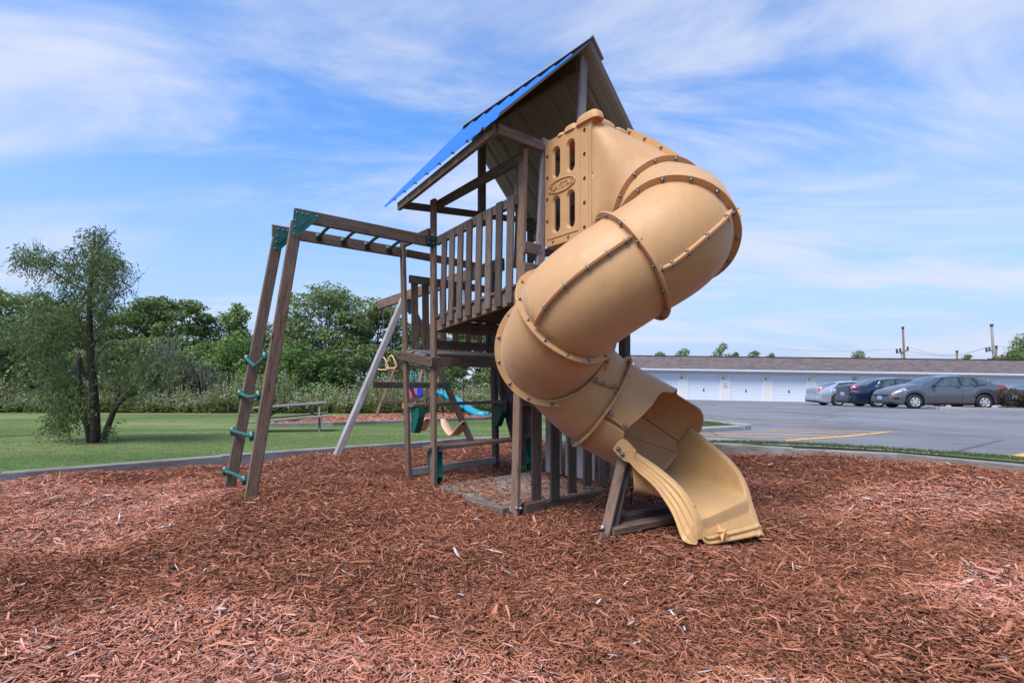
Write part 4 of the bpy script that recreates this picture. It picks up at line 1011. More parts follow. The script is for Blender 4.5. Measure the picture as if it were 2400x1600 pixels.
    for k in range(10):
        r = .070 if k % 2 == 0 else .026; a = R(90+36*k+9); st.append(c+sv*r*math.cos(a)+uv*r*math.sin(a)-nn*.008)
    obj('embossed_star', st, [(0, 1+k, 1+(k+1) % 10) for k in range(10)], M['foot'], o)
    MB().ball(q(1630.5, 1186.5, 3.545), .0045).build('bolt_hole', M['black'], o)
    pl = [(1436, 1052), (1447, 1035), (1457, 1028), (1467, 1031), (1490, 1056), (1487, 1088), (1474, 1083), (1462, 1079), (1449, 1067)]
    vs = [q(x, y, 3.795+(x-1460)*-.0006) for x, y in pl]+[q(x, y, 3.795+(x-1460)*-.0006)+V(.012, .03, 0) for x, y in pl]; n = len(pl)
    fl = obj('mounting_flap', vs, [tuple(range(n)), tuple(range(2*n-1, n-1, -1))]+[(k, n+k, n+(k+1) % n, (k+1) % n) for k in range(n)], M['foot'], o)
    for x, y in ((1449, 1051), (1458, 1064)): bolt_at(q(x, y, 3.785), V(-.35, -.93, 0), fl, .013)
    return o
foot()
# ---- wooden support under the exit
sup = thing('slide_support', (.9, 3.9, 0), 'short leaning wooden leg and ground timbers propping up the slide exit', 'slide support')
board('leg', (.66, 3.735, -.1), (.85, 3.90, .545), .072, .05, WD, sup, V(.85, -.4, .1), ch=.006)
board('leg', (.735, 3.79, -.1), (.905, 3.95, .50), .05, .038, WK, sup, V(.85, -.4, .1), ch=.006)
board('ground_beam', (.74, 3.90, .045), (1.46, 4.36, .05), .089, .06, M['wood_dark'], sup, V(.5, -.8, 0))
board('ground_beam', (.72, 3.77, .008), (1.36, 4.13, .016), .11, .05, M['wood'], sup, V(.5, -.8, 0))
board('rear_leg', (1.40, 4.36, -.05), (1.34, 4.42, .22), .07, .04, WK, sup, V(.5, -.8, 0))
MB().tube([V(.655, 3.70, .045), V(.640, 3.668, .048)], .011, 10).tube([V(.650, 3.690, .046), V(.646, 3.683, .0462)], .026, 14).build('bolt', M['steel'], sup, True)
eb = MB(); pts = [V(1.075, 4.60, -.05), V(1.075, 4.60, .14)]+[V(1.075+.022*math.sin(R(a)), 4.60, .162-.022*math.cos(R(a))) for a in range(0, 361, 30)]
eb.tube(pts, .006, 6); tag(eb.build('anchor_stake', M['black'], None, True), 'black ring-topped ground anchor standing in the mulch behind the slide', 'stake')
# ------------------------------------------------------------------ swing beam with its leaning legs
sw = thing('a_frame_stand', L(.98, 3.9, 0), 'wooden swing frame with two leaning legs and a beam running to the tower', 'swing frame')
def sb(name, p0, p1, w, h, hint, mat, **k): return board(name, L(*p0), L(*p1), w, h, mat, sw, hint, **k)
sb('beam', (.98, 1.45, 2.51), (.98, 4.97, 2.438), .06, .15, AX, WD)
sb('leg', (-.30, 3.665, -.08), (.955, 3.98, 2.43), .09, .09, AX, M['wood_grey'], ch=.012)
sb('leg', (2.24, 3.87, -.08), (1.02, 3.98, 2.43), .09, .09, AX, WD, ch=.012)
sb('cross_bar', (.36, 3.78, 1.06), (1.62, 3.86, 1.045), .038, .09, BX, WK)
sb('gusset', (.93, 3.90, 2.38), (1.06, 3.90, 2.20), .01, .14, BX, M['green_dark'])
sb('gusset', (1.55, 3.79, 1.05), (1.70, 3.79, 1.05), .03, .10, BX, M['green_dark'])
def chain(name, p0, p1, parent, mat):
    p0, p1 = Vector(p0), Vector(p1); n = max(4, int((p1-p0).length/.034)); pts = []; rr = []
    m = MB(); d = (p1-p0)/n; e, s_ = d.normalized().orthogonal().normalized(), None; s_ = d.normalized().cross(e)
    for k in range(n):
        c = p0+d*(k+.5); q = e if k % 2 else s_; ln = d.length*.66
        m.tube([c+d.normalized()*ln*math.cos(t)+q*.0095*math.sin(t) for t in [2*math.pi*i/8 for i in range(9)]], .0032, 4)
    return m.build(name, mat, parent, True)
def zbeam(b): return 2.51-.02*(b-1.45)-.075
def swing(b0, b1, zs, label):
    t = thing('swing', L(.98, (b0+b1)/2, zs), label, 'swing', 'belt swings under the wooden beam')
    ps = []
    for b in (b0, b1):
        top = L(.98, b, zbeam(b)); MB().tube([top+V(0, 0, .01), top-V(0, 0, .02)]+[top+V(0, 0, -.04)+(.02*math.sin(R(a)))*BX+V(0, 0, .02*math.cos(R(a))) for a in range(0, 330, 30)], .005, 6).build('hook', M['black'], t, True)
        chain('chain', top-V(0, 0, .06), L(.98, b, zs+.235), t, M['chain'])
    vs = []; n = 16; w = .07
    for i in range(n+1):
        f = i/n*2-1; b = (b0+b1)/2+(b1-b0)/2*1.06*f*(1-.10*(1-abs(f))); z = zs+.205*abs(f)**1.7
        ww = w*(1-max(0, abs(f)-.75)*1.9)
        for s in (-1, 0, 1): vs.append(L(.98+ww*s, b, z-.0*abs(s)))
    fs = []
    for i in range(n):
        for k in range(2): fs.append((i*3+k, i*3+k+1, (i+1)*3+k+1, (i+1)*3+k))
    o = obj('seat', vs, fs, M['tan'], t, True); solidify(o, .012, 0)
    for b in (b0, b1): MB().tube([L(.965, b, zs+.17), L(.995, b, zs+.17)], .014, 8).build('grommet', M['black'], o)
    return t
swing(2.306, 2.824, .375, 'tan belt swing seat hanging fully in view between the tower posts')
swing(3.289, 3.717, .365, 'tan belt swing seat half hidden behind the green bracket of the ladder')
def trap(b, zt, yaw, label):
    t = thing('trapeze_ring', L(.98, b, zt), label, 'trapeze ring', 'triangular hand rings on the swing beam')
    top = L(.98, b, zbeam(b)); chain('chain', top, L(.98, b, zt+.03), t, M['steel']); 
    d = (BX*math.cos(yaw)+AX*math.sin(yaw)); c = L(.98, b, zt)
    P = [(0, 0), (.028, -.015), (.105, -.165), (.095, -.20), (.07, -.215), (-.07, -.215), (-.095, -.20), (-.105, -.165), (-.028, -.015), (0, 0)]
    tube('handle', [c+d*x+V(0, 0, z) for x, z in P], .0125, M['tan'], t, 8); return t
trap(4.82, 1.525, .6, 'left tan triangular trapeze ring on a chain beside the grey swing leg')
trap(4.50, 1.545, .55, 'right tan triangular trapeze ring overlapping the one nearest the grey leg')
# ------------------------------------------------------------------ picnic table on the lawn
def picnic():
    p, q = V(-6.15, 12.2, 0), V(-4.62, 12.75, 0); ax = (q-p).normalized(); sx = V(ax.y, -ax.x, 0)
    zg = lambda v: G(v.x, v.y)
    c = (p+q)/2; t = thing('picnic_table', (c.x, c.y, zg(c)), 'old grey wooden picnic table on the lawn beyond the ladder legs', 'picnic table')
    MW = M['wood_bench']; ln = (q-p).length
    def at(u, s, z): v = c+ax*u+sx*s; return V(v.x, v.y, z-.16+.11*(u/ln))
    for k in range(5): board('tabletop_plank', at(-ln/2, -.30+.15*k, .70), at(ln/2, -.30+.15*k, .70), .142, .038, MW, t, sx)
    for s in (-.68, -.54, .54, .68): board('bench_plank', at(-ln/2-.03, s, .40), at(ln/2+.03, s, .40), .135, .038, MW, t, sx)
    for u in (-ln/2+.16, ln/2-.16):
        for s in (-1, 1): board('leg', at(u, s*.60, .0), at(u, s*.24, .67), .14, .038, MW, t, sx)
        board('seat_support', at(u+.04, -.76, .335), at(u+.04, .76, .335), .038, .14, MW, t, ax)
        board('top_batten', at(u+.04, -.36, .635), at(u+.04, .36, .635), .038, .09, MW, t, ax)
        board('brace', at(u, 0, .34), at(u*.28, 0, .665), .089, .038, M['wood_dark'], t, sx)
    board('cleat', at(0, .61, .37), at(.22, .61, .37), .25, .03, M['wood_dark'], t, sx)
picnic()
# ------------------------------------------------------------------ the far play set
def farset():
    Y0 = 19.5; X = lambda px, y: (px-1200)/1200*y; Zp = lambda py, y: CAMZ+(895-py)*y/1200
    t = thing('a_frame_stand', (X(940, Y0), Y0, G(-4, Y0)), 'reddish wooden A-frame swing set on the far mulch bed', 'swing frame'); WRd = M['wood_red']
    def P(px, py, y): return V(X(px, y), y, Zp(py, y))
    board('leg', P(880, 979, 19.0), P(928, 856, 19.6), .09, .09, WRd, t); board('leg', P(998, 972, 20.8), P(932, 856, 19.8), .09, .09, WRd, t)
    board('cross_bar', P(893, 941, 19.1), P(985, 937, 20.4), .04, .11, WRd, t)
    board('beam', P(925, 851, 19.4), P(1003, 864, 23.4), .05, .14, WRd, t, V(1, 0, 0))
    board('leg', P(966, 966, 22.4), P(990, 866, 23.2), .09, .09, WRd, t); board('leg', P(1056, 974, 23.6), P(992, 866, 23.2), .09, .09, WRd, t)
    board('platform_post', P(1034, 976, 22.0), P(1026, 905, 22.0), .09, .09, WRd, t); board('platform_rail', P(982, 921, 22), P(1030, 921, 22), .04, .3, WRd, t)
    for k in range(6): board('baluster', P(984+8*k, 921, 22.1), P(984+8*k, 907, 22.1), .06, .03, WRd, t)
    board('swing_leg_foot', P(944, 972, 20), P(950, 955, 20), .08, .08, WRd, t)
    def toddler(px0, px1, ptop, pseat, y, mat, label):
        r = thing('toddler_swing', P((px0+px1)/2, pseat, y), label, 'swing', 'toddler bucket swings on the far set')
        for px in (px0, px1):
            tube('rope', [P(px, ptop, y), P((px*2+(px0+px1)/2)/3, (ptop+pseat)/2, y), P(px, pseat-6, y)], .018, M['turq'], r, 6)
        c = P((px0+px1)/2, pseat, y); b = MB(); b.box(c+V(0, 0, -.05), (.36, .3, .13), None, taper=1.15); b.box(c+V(0, .14, .14), (.36, .05, .32), Matrix.Rotation(R(-8), 3, 'X')); b.box(c+V(0, -.16, .05), (.10, .06, .22)); b.box(c+V(-.17, 0, .06), (.05, .28, .14)); b.box(c+V(.17, 0, .06), (.05, .28, .14))
        o = b.build('bucket_seat', mat, r); bv = o.modifiers.new('b', 'BEVEL'); bv.width = .03; bv.segments = 2
    toddler(962, 970, 870, 929, 20.6, M['pink_toy'], 'pink toddler bucket swing hanging on turquoise ropes')
    toddler(974, 982, 871, 925, 21.6, M['blue_toy'], 'blue toddler bucket swing hanging on turquoise ropes')
    # wavy turquoise slide
    s = thing('wavy_slide', P(1080, 960, 21), 'turquoise wavy slide running down on the far mulch bed', 'slide')
    path = [(1022, 917, 22.0), (1034, 921, 21.8), (1048, 931, 21.5), (1066, 939, 21.1), (1082, 951, 20.7), (1096, 961, 20.3), (1112, 969, 19.9), (1136, 972, 19.5)]
    vs = []; fs = []
    for i, (a, b, y) in enumerate(path):
        p = P(a, b, y)
        for dx, dz in ((-.02, -.10), (0, .06), (.06, .06), (.10, -.03), (.36, -.03), (.42, .08), (.48, .08), (.50, -.08)): vs.append(p+V(dx*.35, dx, dz))
    for i in range(len(path)-1):
        for k in range(7): fs.append((i*8+k, i*8+k+1, i*8+k+9, i*8+k+8))
    o = obj('slide_chute', vs, fs, M['turq'], s, True); solidify(o, .03, 0)
    board('slide_leg', P(1046, 960, 21.6), P(1030, 925, 21.8), .1, .1, M['wood_dark'], s)
    y_ = thing('plastic_post', P(946, 955, 20.5), 'small yellow plastic ladder post behind the far swing frame', 'post'); board('post_body', P(946, 957, 20.5), P(946, 944, 20.5), .09, .09, M['yellow_toy'], y_)
farset()
# ------------------------------------------------------------------ vegetation
def leaf_cards(C, rad, size, rng, n, flat=.5, aspect=.55, droop=0., shell=.35):
    """n leaf-sized faces spread through ellipsoids C (k,3) rad (k,3)"""
    C = np.asarray(C, float); rad = np.asarray(rad, float); w = (rad[:, 0]*rad[:, 1]*rad[:, 2])**.75; k = rng.choice(len(C), n, p=w/w.sum())
    d = rng.normal(size=(n, 3)); d /= np.linalg.norm(d, axis=1)[:, None]; r = (shell+(1-shell)*rng.random(n))**.6
    r *= 1+.22*np.sin(d[:, 0]*5+k)*np.sin(d[:, 2]*6+2*k)
    c = C[k]+d*rad[k]*r[:, None]
    nrm = rng.normal(size=(n, 3))*(1-flat); nrm[:, 2] += flat*1.3; nrm += d*.35; nrm /= np.linalg.norm(nrm, axis=1)[:, None]
    u = rng.normal(size=(n, 3)); u[:, 2] -= droop*3; u -= (u*nrm).sum(1)[:, None]*nrm; u /= np.linalg.norm(u, axis=1)[:, None]; v = np.cross(nrm, u)
    s = (size*rng.uniform(.6, 1.35, n))[:, None]; a = aspect
    V4 = np.stack([c-u*s*.5, c+v*s*a*.5+nrm*s*.08, c+u*s*.5, c-v*s*a*.5+nrm*s*.08], 1).reshape(-1, 3)
    return V4, np.arange(4*n).reshape(-1, 4)
def limbs(base, blobs, r0, rng, split=.45, top=None):
    m = MB(); b = Vector(base); cs = [Vector(c) for c in blobs]
    top = max(c.z for c in cs) if top is None else top
    hub = Vector((sum(c.x for c in cs)/len(cs)*.5+b.x*.5, sum(c.y for c in cs)/len(cs)*.5+b.y*.5, b.z+(top-b.z)*split))
    m.tube([b-V(0, 0, .2), b.lerp(hub, .35)+V(rng.normal()*.04, 0, 0), hub], [r0*1.25, r0*.9, r0*.72], 7)
    for c in cs:
        mid = hub.lerp(c, .5)+V(rng.normal()*.15, rng.normal()*.15, .12*abs(c.z-hub.z))
        m.tube([hub, mid, c], [r0*.5, r0*.3, r0*.1], 5)
    return m
def tree(name, x, y, h, w, label, group=None, seed=0, mat='leaf_mid', n=5200, size=.2, blobs=9, form='round', cat='tree', flat=.45, lo=.25, trunk=.12, bark='bark'):
    rng = np.random.default_rng(seed); z0 = G(x, y); t = thing(name, (x, y, z0), label, cat, group)
    C = []; Rd = []
    for i in range(blobs):
        f = (i+.5)/blobs; a = i*2.4+rng.uniform(-.5, .5)
        if form == 'round': zz = lo+(1-lo-.12)*f; rr = w*.5*math.sin(math.pi*min(1, .22+.72*f))**.8*rng.uniform(.35, .8); br = w*rng.uniform(.20, .32)*(1.15-.5*f)
        elif form == 'umbrella': zz = lo+(1-lo-.10)*f**.7; rr = w*.5*(.35+.6*math.sin(math.pi*(.15+.65*f)))*rng.uniform(.4, .95); br = w*rng.uniform(.15, .24)
        else: zz = lo+(1-lo-.08)*f; rr = w*.5*(1.02-f)*rng.uniform(.3, .8); br = w*(.30-.17*f)*rng.uniform(.8, 1.2)
        C.append((x+rr*math.cos(a), y+rr*math.sin(a)*.8, z0+h*zz)); k = rng.uniform(.5, .8) if form != 'umbrella' else rng.uniform(.28, .42)
        Rd.append((br, br, br*k+.05*h*.3))
    limbs((x, y, z0), C, trunk, rng, .42).build('trunk', M[bark], t)
    vs, fs = leaf_cards(C, Rd, size, rng, n, flat); npobj('crown', vs, fs, M[mat], t); return t
X_ = lambda px, y: (px-1200)/1200*y
def Ht(py, x, y): return CAMZ+(895-py)*y/1200-G(x, y)
wood = [  # px, top y, depth, width, form, leaf, blobs, leaves, label, group
 (20, 650, 27, 5.5, 'umbrella', 'leaf_locust', 13, 5200, 'pale green feathery tree at the far left edge of the photo, behind the leaning willow', None),
 (150, 700, 31, 6.5, 'round', 'leaf_dark', 10, 6000, None, 1), (265, 690, 31, 6.0, 'round', 'leaf_mid', 10, 5600, None, 1),
 (352, 676, 30, 4.6, 'umbrella', 'leaf_mid', 12, 5200, 'green tree rising just right of the leaning willow tree crown', None),
 (428, 692, 32, 4.4, 'umbrella', 'leaf_mid', 11, 5000, 'feathery tree on the wood skyline above the bare grey shrub', None),
 (500, 720, 33, 4.8, 'round', 'leaf_dark', 9, 4800, None, 1),
 (556, 694, 31, 3.6, 'cone', 'leaf_mid', 10, 5000, 'pointed green tree standing just left of the ladder legs of the monkey bars', None),
 (652, 738, 33, 4.6, 'round', 'leaf_dark', 9, 4800, 'dark round tree seen between the two ladder legs of the monkey bars', None),
 (768, 652, 31, 6.4, 'umbrella', 'leaf_locust', 20, 8200, 'tallest locust tree with layered crown standing between ladder and tower', None),
 (868, 694, 29, 4.2, 'umbrella', 'leaf_locust', 12, 5200, 'light crowned tree under the end of the swing beam', None),
 (960, 735, 32, 5.0, 'round', 'leaf_mid', 9, 5000, None, 1), (1040, 745, 34, 5.0, 'umbrella', 'leaf_mid', 10, 4600, None, 1), (1120, 752, 36, 5.2, 'umbrella', 'leaf_mid', 9, 4200, None, 1),
 (1200, 800, 40, 6, 'round', 'leaf_dark', 8, 3200, None, 1),
 (-110, 690, 29, 6.5, 'round', 'leaf_mid', 9, 4800, None, 1), (-230, 680, 31, 7, 'round', 'leaf_dark', 9, 4400, None, 1)]
TL = {150: 'dark round tree behind the left boughs of the willow tree', 265: 'round green tree rising behind the trunk of the willow tree', 500: 'dark low tree just left of the pointed tree near the ladder', 960: 'green tree seen through the gap between the two left tower posts',
      1040: 'loose crowned tree seen between the left balusters of the balcony', 1120: 'loose crowned tree seen between the right balusters of the balcony', 1200: 'dark round tree glimpsed low under the tower floor', -110: 'green tree cut off by the left edge of the photo', -230: 'dark tree of the wood edge standing beyond the left edge of the photo'}
for i, (px, py, y, w, fm, lf, nb, nl, lab, gp) in enumerate(wood):
    lab = lab or TL[px]
    x = X_(px, y); tree('woodland_tree', x, y, Ht(py, x, y), w, lab or 'leafy green tree merging into the wood edge behind the weeds', 'trees merging into the wood edge' if gp else None, 40+i, lf, int(nl*1.35), .20, nb, fm, lo=.30, trunk=.11)
under = [(40, 800, 26.5, 4.6, 'leaf_mid'), (130, 790, 27, 4.2, 'leaf_dark'), (215, 800, 26.5, 4.0, 'leaf_mid'), (320, 775, 28, 4.4, 'leaf_dark'), (545, 775, 27, 3.8, 'leaf_light'), (630, 800, 26.5, 3.4, 'leaf_light'), (690, 790, 26.5, 3.4, 'leaf_light'),
         (745, 815, 25.8, 2.8, 'leaf_light'), (800, 790, 27, 3.8, 'leaf_mid'), (860, 800, 26.5, 3.2, 'leaf_dark'), (930, 800, 28, 3.6, 'leaf_mid'), (1010, 815, 29, 3.6, 'leaf_mid'), (1085, 830, 30, 3.4, 'leaf_dark'), (1160, 850, 33, 4, 'leaf_mid'), (410, 770, 28, 4.2, 'leaf_dark'), (475, 790, 27.5, 3.6, 'leaf_mid'), (590, 760, 29.5, 4.2, 'leaf_dark'), (720, 760, 29.5, 4.0, 'leaf_dark'), (-60, 800, 26, 5, 'leaf_mid')]
BL = ['dark leafy bush behind the weeds at the far left edge', 'dark bush behind the weeds left of the willow trunk', 'green bush right behind the willow trunk at the wood edge', 'dark bush between the willow and the bare twigged shrub',
      'bright green rounded bush just left of the ladder legs', 'bright green bush seen between the two ladder legs', 'bright green bush directly right of the ladder legs', 'lowest bright green bush above the picnic table', 'green bush under the tallest locust tree', 'dark bush behind the trapeze rings',
      'green bush seen through the step bay of the tower', 'green bush behind the swing seats', 'dark bush behind the turquoise slide', 'green bush far right behind the tower skirt', 'dark bush behind the bare twigged shrub', 'green bush right of the low olive shrub', 'dark taller bush behind the left ladder leg', 'dark taller bush behind the right ladder leg', 'green bush cut off by the left edge of the photo']
for i, (px, py, y, w, lf) in enumerate(under):
    x = X_(px, y); lab, gp = BL[i], 'bushes at the foot of the wood edge'
    tree('woodland_bush', x, y, Ht(py, x, y), w, lab, gp, 140+i, lf, 4600, .17, 9, 'round', 'bush', .4, .10, .06)
# grey-twigged olive shrubs left of the ladder
def twiggy(px, y, h, w, label, seed, n=1500):
    rng = np.random.default_rng(seed); x = X_(px, y); z0 = G(x, y); t = thing('bare_shrub', (x, y, z0), label, 'shrub'); m = MB()
    for k in range(26):
        a = rng.uniform(0, 6.28); sp = rng.uniform(.1, .5)*w; hh = h*rng.uniform(.6, 1.02); p = V(x, y, z0); q = p+V(sp*math.cos(a), sp*math.sin(a), hh); mid = p.lerp(q, .55)+V(rng.normal()*.12, rng.normal()*.1, .1*h)
        m.tube([p, mid, q], [.02, .012, .004], 4)
        for j in range(3):
            s = p.lerp(q, rng.uniform(.5, .9)); m.tube([s, s+V(rng.normal()*.3, rng.normal()*.2, rng.uniform(.25, .6))], [.008, .003], 3)
    m.build('twigs', M['bark_grey'], t)
    C = [(x+rng.normal()*w*.22, y+rng.normal()*w*.15, z0+h*rng.uniform(.3, .72)) for _ in range(8)]
    vs, fs = leaf_cards(C, [(w*.2, w*.2, h*.13)]*8, .12, rng, n, .3); npobj('foliage', vs, fs, M['leaf_olive'], t)
twiggy(425, 25.2, 3.6, 2.6, 'olive shrub with bare grey twigs sticking up, right of the willow', 5, 2600); twiggy(480, 24.8, 2.5, 2.0, 'low olive grey shrub between the bare twigged shrub and the ladder', 6, 1700); twiggy(375, 25.0, 2.9, 2.2, 'olive shrub with few grey twigs behind the low right bough of the willow', 8, 2200)
# tall weeds with pale seed heads
def weeds():
    rng = np.random.default_rng(21); n = 7600; x = rng.uniform(-29, 3.2, n); dep = rng.random(n)**1.3; y = np.interp(x, [-29, -16, -6, 0, 4], [24.2, 23.2, 22.9, 24.0, 27])+dep*3.4
    h = rng.uniform(.95, 1.95, n)*np.interp(dep, [0, .12, .5, 1], [.45, .8, 1.0, 1.12])*(.86+.2*np.sin(x*.9)+.1*np.sin(x*2.7)); z0 = ground_z(x, y)
    vs = []; fs = []; hv = []; hf = []
    k = rng.integers(6, 11, n)
    for i in range(n):
        a = rng.uniform(0, 3.14); lx, ly = rng.normal()*.12, rng.normal()*.08; b = len(vs); ca, sa = math.cos(a)*.014, math.sin(a)*.014
        X, Y, Z, Hh = x[i], y[i], z0[i], h[i]
        vs += [(X-ca, Y-sa, Z), (X+ca, Y+sa, Z), (X+lx+ca*.6, Y+ly+sa*.6, Z+Hh), (X+lx-ca*.6, Y+ly-sa*.6, Z+Hh)]; fs.append((b, b+1, b+2, b+3))
        for j in range(k[i]):
            f = rng.uniform(.05, .85); aa = rng.uniform(0, 6.28); L_ = rng.uniform(.10, .26)*(1.2-f*.7); px, py, pz = X+lx*f, Y+ly*f, Z+Hh*f; dx, dy = math.cos(aa)*L_, math.sin(aa)*L_; wx, wy = -dy*.22, dx*.22; up = rng.uniform(-.3, .7)*L_; b = len(vs)
            vs += [(px, py, pz), (px+dx*.5+wx, py+dy*.5+wy, pz+up*.6), (px+dx, py+dy, pz+up*.5), (px+dx*.5-wx, py+dy*.5-wy, pz+up*.6)]; fs.append((b, b+1, b+2, b+3))
        if rng.random() < .30:
            for j in range(rng.integers(1, 5)):
                cx, cy, cz = X+lx+rng.normal()*.09, Y+ly+rng.normal()*.06, Z+Hh*rng.uniform(.78, 1.03); s = rng.uniform(.018, .04); b = len(hv)
                hv += [(cx-s, cy, cz), (cx, cy-s, cz), (cx+s, cy, cz), (cx, cy+s, cz), (cx, cy, cz+s*1.2), (cx, cy, cz-s)]
                hf += [(b, b+1, b+4), (b+1, b+2, b+4), (b+2, b+3, b+4), (b+3, b, b+4), (b+1, b, b+5), (b+2, b+1, b+5), (b+3, b+2, b+5), (b, b+3, b+5)]
    tag(npobj('tall_weeds', vs, fs, M['weed']), kind='stuff'); tag(npobj('weed_flowers', hv, hf, M['weed_head']), kind='stuff')
weeds()
# the leaning willow-like tree on the lawn: three stems, drooping narrow leaves, dead twigs
def willow():
    rng = np.random.default_rng(77); Yw = 8.55; t = thing('willow_tree', (-6.88, Yw, .05), 'dark three-stemmed willow tree with drooping narrow leaves on the left lawn', 'tree')
    def P(zx, zy, dy=0.): px, py = zx/2.529, 500+zy/2.529; y = Yw+dy; return V((px-1200)/1200*y, y, CAMZ+(895-py)*y/1200)
    m = MB(); g = MB()
    def br(pts, r, mm=m, n=7): mm.tube([P(*p) for p in pts], list(np.linspace(r[0]*.62, r[1]*.95, len(pts))), n)
    br([(560, 1400), (565, 1330), (562, 1200), (556, 1080), (550, 980), (540, 860), (532, 720), (530, 600), (534, 460), (545, 330), (556, 210), (562, 110)], (.14, .015))
    br([(540, 1400), (520, 1290), (500, 1210), (488, 1160, -.1), (484, 1100, -.2), (470, 960, -.3), (455, 880, -.3)], (.075, .02))
    br([(600, 1398), (615, 1330), (640, 1260), (670, 1180), (700, 1130), (745, 1085), (810, 1065), (880, 1030), (930, 980), (960, 930), (1000, 860)], (.09, .012))
    br([(670, 1180), (690, 1100), (712, 1060), (730, 1030)], (.05, .02))
    br([(552, 1000), (575, 1010), (610, 1038), (660, 1042), (720, 1050), (760, 1060)], (.05, .03))
    br([(556, 990), (520, 970), (495, 945), (475, 900), (470, 850)], (.055, .035)); br([(445, 950, -.1), (450, 890, -.12), (465, 845, -.15)], (.022, .028), g)
    br([(548, 900), (590, 820), (630, 770), (690, 752), (740, 770), (775, 805), (765, 835)], (.035, .012), g)
    br([(550, 870), (600, 860), (650, 870)], (.014, .005), g); br([(545, 915), (610, 908), (685, 930)], (.016, .005), g); br([(490, 925), (420, 935), (330, 945)], (.018, .005), g)
    br([(535, 610), (470, 630), (400, 640), (320, 680), (250, 730)], (.028, .008), g); br([(535, 600), (580, 590), (620, 580), (700, 540), (790, 530)], (.026, .006), g); br([(540, 560), (600, 510), (680, 480), (760, 440)], (.026, .008))
    br([(533, 470), (470, 440), (400, 400), (340, 360), (290, 320), (240, 260)], (.035, .010)); br([(545, 330), (480, 390), (430, 340)], (.02, .006)); br([(552, 260), (610, 180), (650, 130), (690, 95)], (.02, .004))
    br([(540, 400), (600, 390), (690, 390), (760, 420)], (.022, .006)); br([(545, 800), (600, 720), (660, 650)], (.02, .005)); br([(545, 760), (500, 720), (440, 700)], (.02, .006)); br([(540, 820), (480, 790), (400, 780), (330, 820), (300, 900)], (.024, .006))
    for k in range(40):   # dead upright twigs at the right and along the top right
        bx, by = rng.uniform(820, 1010), rng.uniform(860, 980); tx = bx+rng.uniform(-20, 130); ty = by-rng.uniform(60, 230)*(1 if bx > 930 else .8); dy = rng.uniform(-.3, .4)
        br([(bx, by, dy), ((bx+tx)/2+rng.uniform(-14, 14), (by+ty)/2, dy), (tx, ty, dy)], (.009, .0025), g, 4)
    for k in range(26):
        bx, by = rng.uniform(640, 790), rng.uniform(400, 500); br([(bx, by), (bx+rng.uniform(10, 60), by-rng.uniform(20, 60)), (bx+rng.uniform(40, 130), by-rng.uniform(30, 130))], (.006, .002), g, 3)
    for k in range(30):
        bx, by = rng.uniform(230, 620), rng.uniform(420, 1050); br([(bx, by), (bx+rng.uniform(-60, 50), by+rng.uniform(10, 70)), (bx+rng.uniform(-90, 70), by+rng.uniform(60, 160))], (.007, .002), g, 3)
    for k in range(12): bx, by = rng.uniform(150, 260), rng.uniform(200, 260); br([(bx, by), (bx+rng.uniform(-40, 20), by-rng.uniform(40, 110))], (.005, .0015), g, 3)
    m.build('trunk', M['bark'], t, True); g.build('dead_branch', M['bark_grey'], t, True)
    # foliage hangs in strands: each strand is a thin spray of narrow leaves
    blobs = [(560, 200, 90, 90, 1.3), (500, 270, 85, 80, 1.1), (620, 270, 90, 80, 1.2), (690, 260, 60, 60, .8), (560, 340, 120, 60, 1.2), (540, 130, 60, 45, .6), (600, 110, 40, 30, .3), (180, 250, 80, 50, .9), (280, 250, 75, 45, .8), (130, 240, 40, 35, .35), (370, 330, 80, 60, .7),
             (300, 470, 90, 70, 1.0), (420, 480, 100, 80, 1.2), (520, 450, 90, 60, 1.0), (650, 420, 90, 50, .8), (240, 590, 130, 90, 1.7), (370, 600, 130, 90, 1.7), (140, 680, 110, 80, 1.2), (70, 720, 80, 90, .8), (300, 720, 120, 90, 1.5), (450, 640, 90, 80, 1.0), (600, 540, 90, 70, .9), (640, 620, 70, 70, .5),
             (200, 790, 90, 60, .6), (330, 860, 90, 80, 1.2), (420, 960, 100, 90, 1.5), (360, 1040, 100, 80, 1.3), (470, 1060, 70, 80, .9), (400, 1150, 90, 70, 1.1), (320, 1210, 70, 50, .7), (470, 1170, 60, 60, .5), (280, 1240, 40, 30, .25), (300, 970, 70, 70, .6),
             (760, 900, 90, 50, .8), (830, 960, 90, 55, .9), (700, 960, 70, 50, .6), (780, 1000, 80, 40, .5), (960, 850, 70, 60, .6), (1050, 880, 60, 60, .5), (900, 900, 80, 60, .7), (655, 1290, 25, 40, .2), (600, 730, 60, 60, .35), (620, 860, 50, 50, .3)]
    C = []; D = []; S_ = []
    for (bx, by, rx, ry, wgt) in blobs:
        n = int(48*wgt); node = None
        for w_ in range(n):
            if w_ % 5 == 0: a = rng.uniform(0, 6.28); q = math.sqrt(rng.random()); node = P(bx+rx*q*math.cos(a), by+ry*q*math.sin(a), rng.normal()*.42)
            p = node+V(rng.normal()*.055, rng.normal()*.055, rng.normal()*.05); out = V(rng.normal()*.5, rng.normal()*.5, -.6+rng.normal()*.3).normalized(); Ls = rng.uniform(.14, .36)
            for j in range(rng.integers(12, 20)):
                f = j/16; c = p+out*Ls*f+V(rng.normal()*.026, rng.normal()*.026, -.10*f*f+rng.normal()*.022); C.append(c); D.append((out.x*.5+rng.normal()*.6, out.y*.5+rng.normal()*.6, -.75+rng.normal()*.45)); S_.append(rng.uniform(.05, .095))
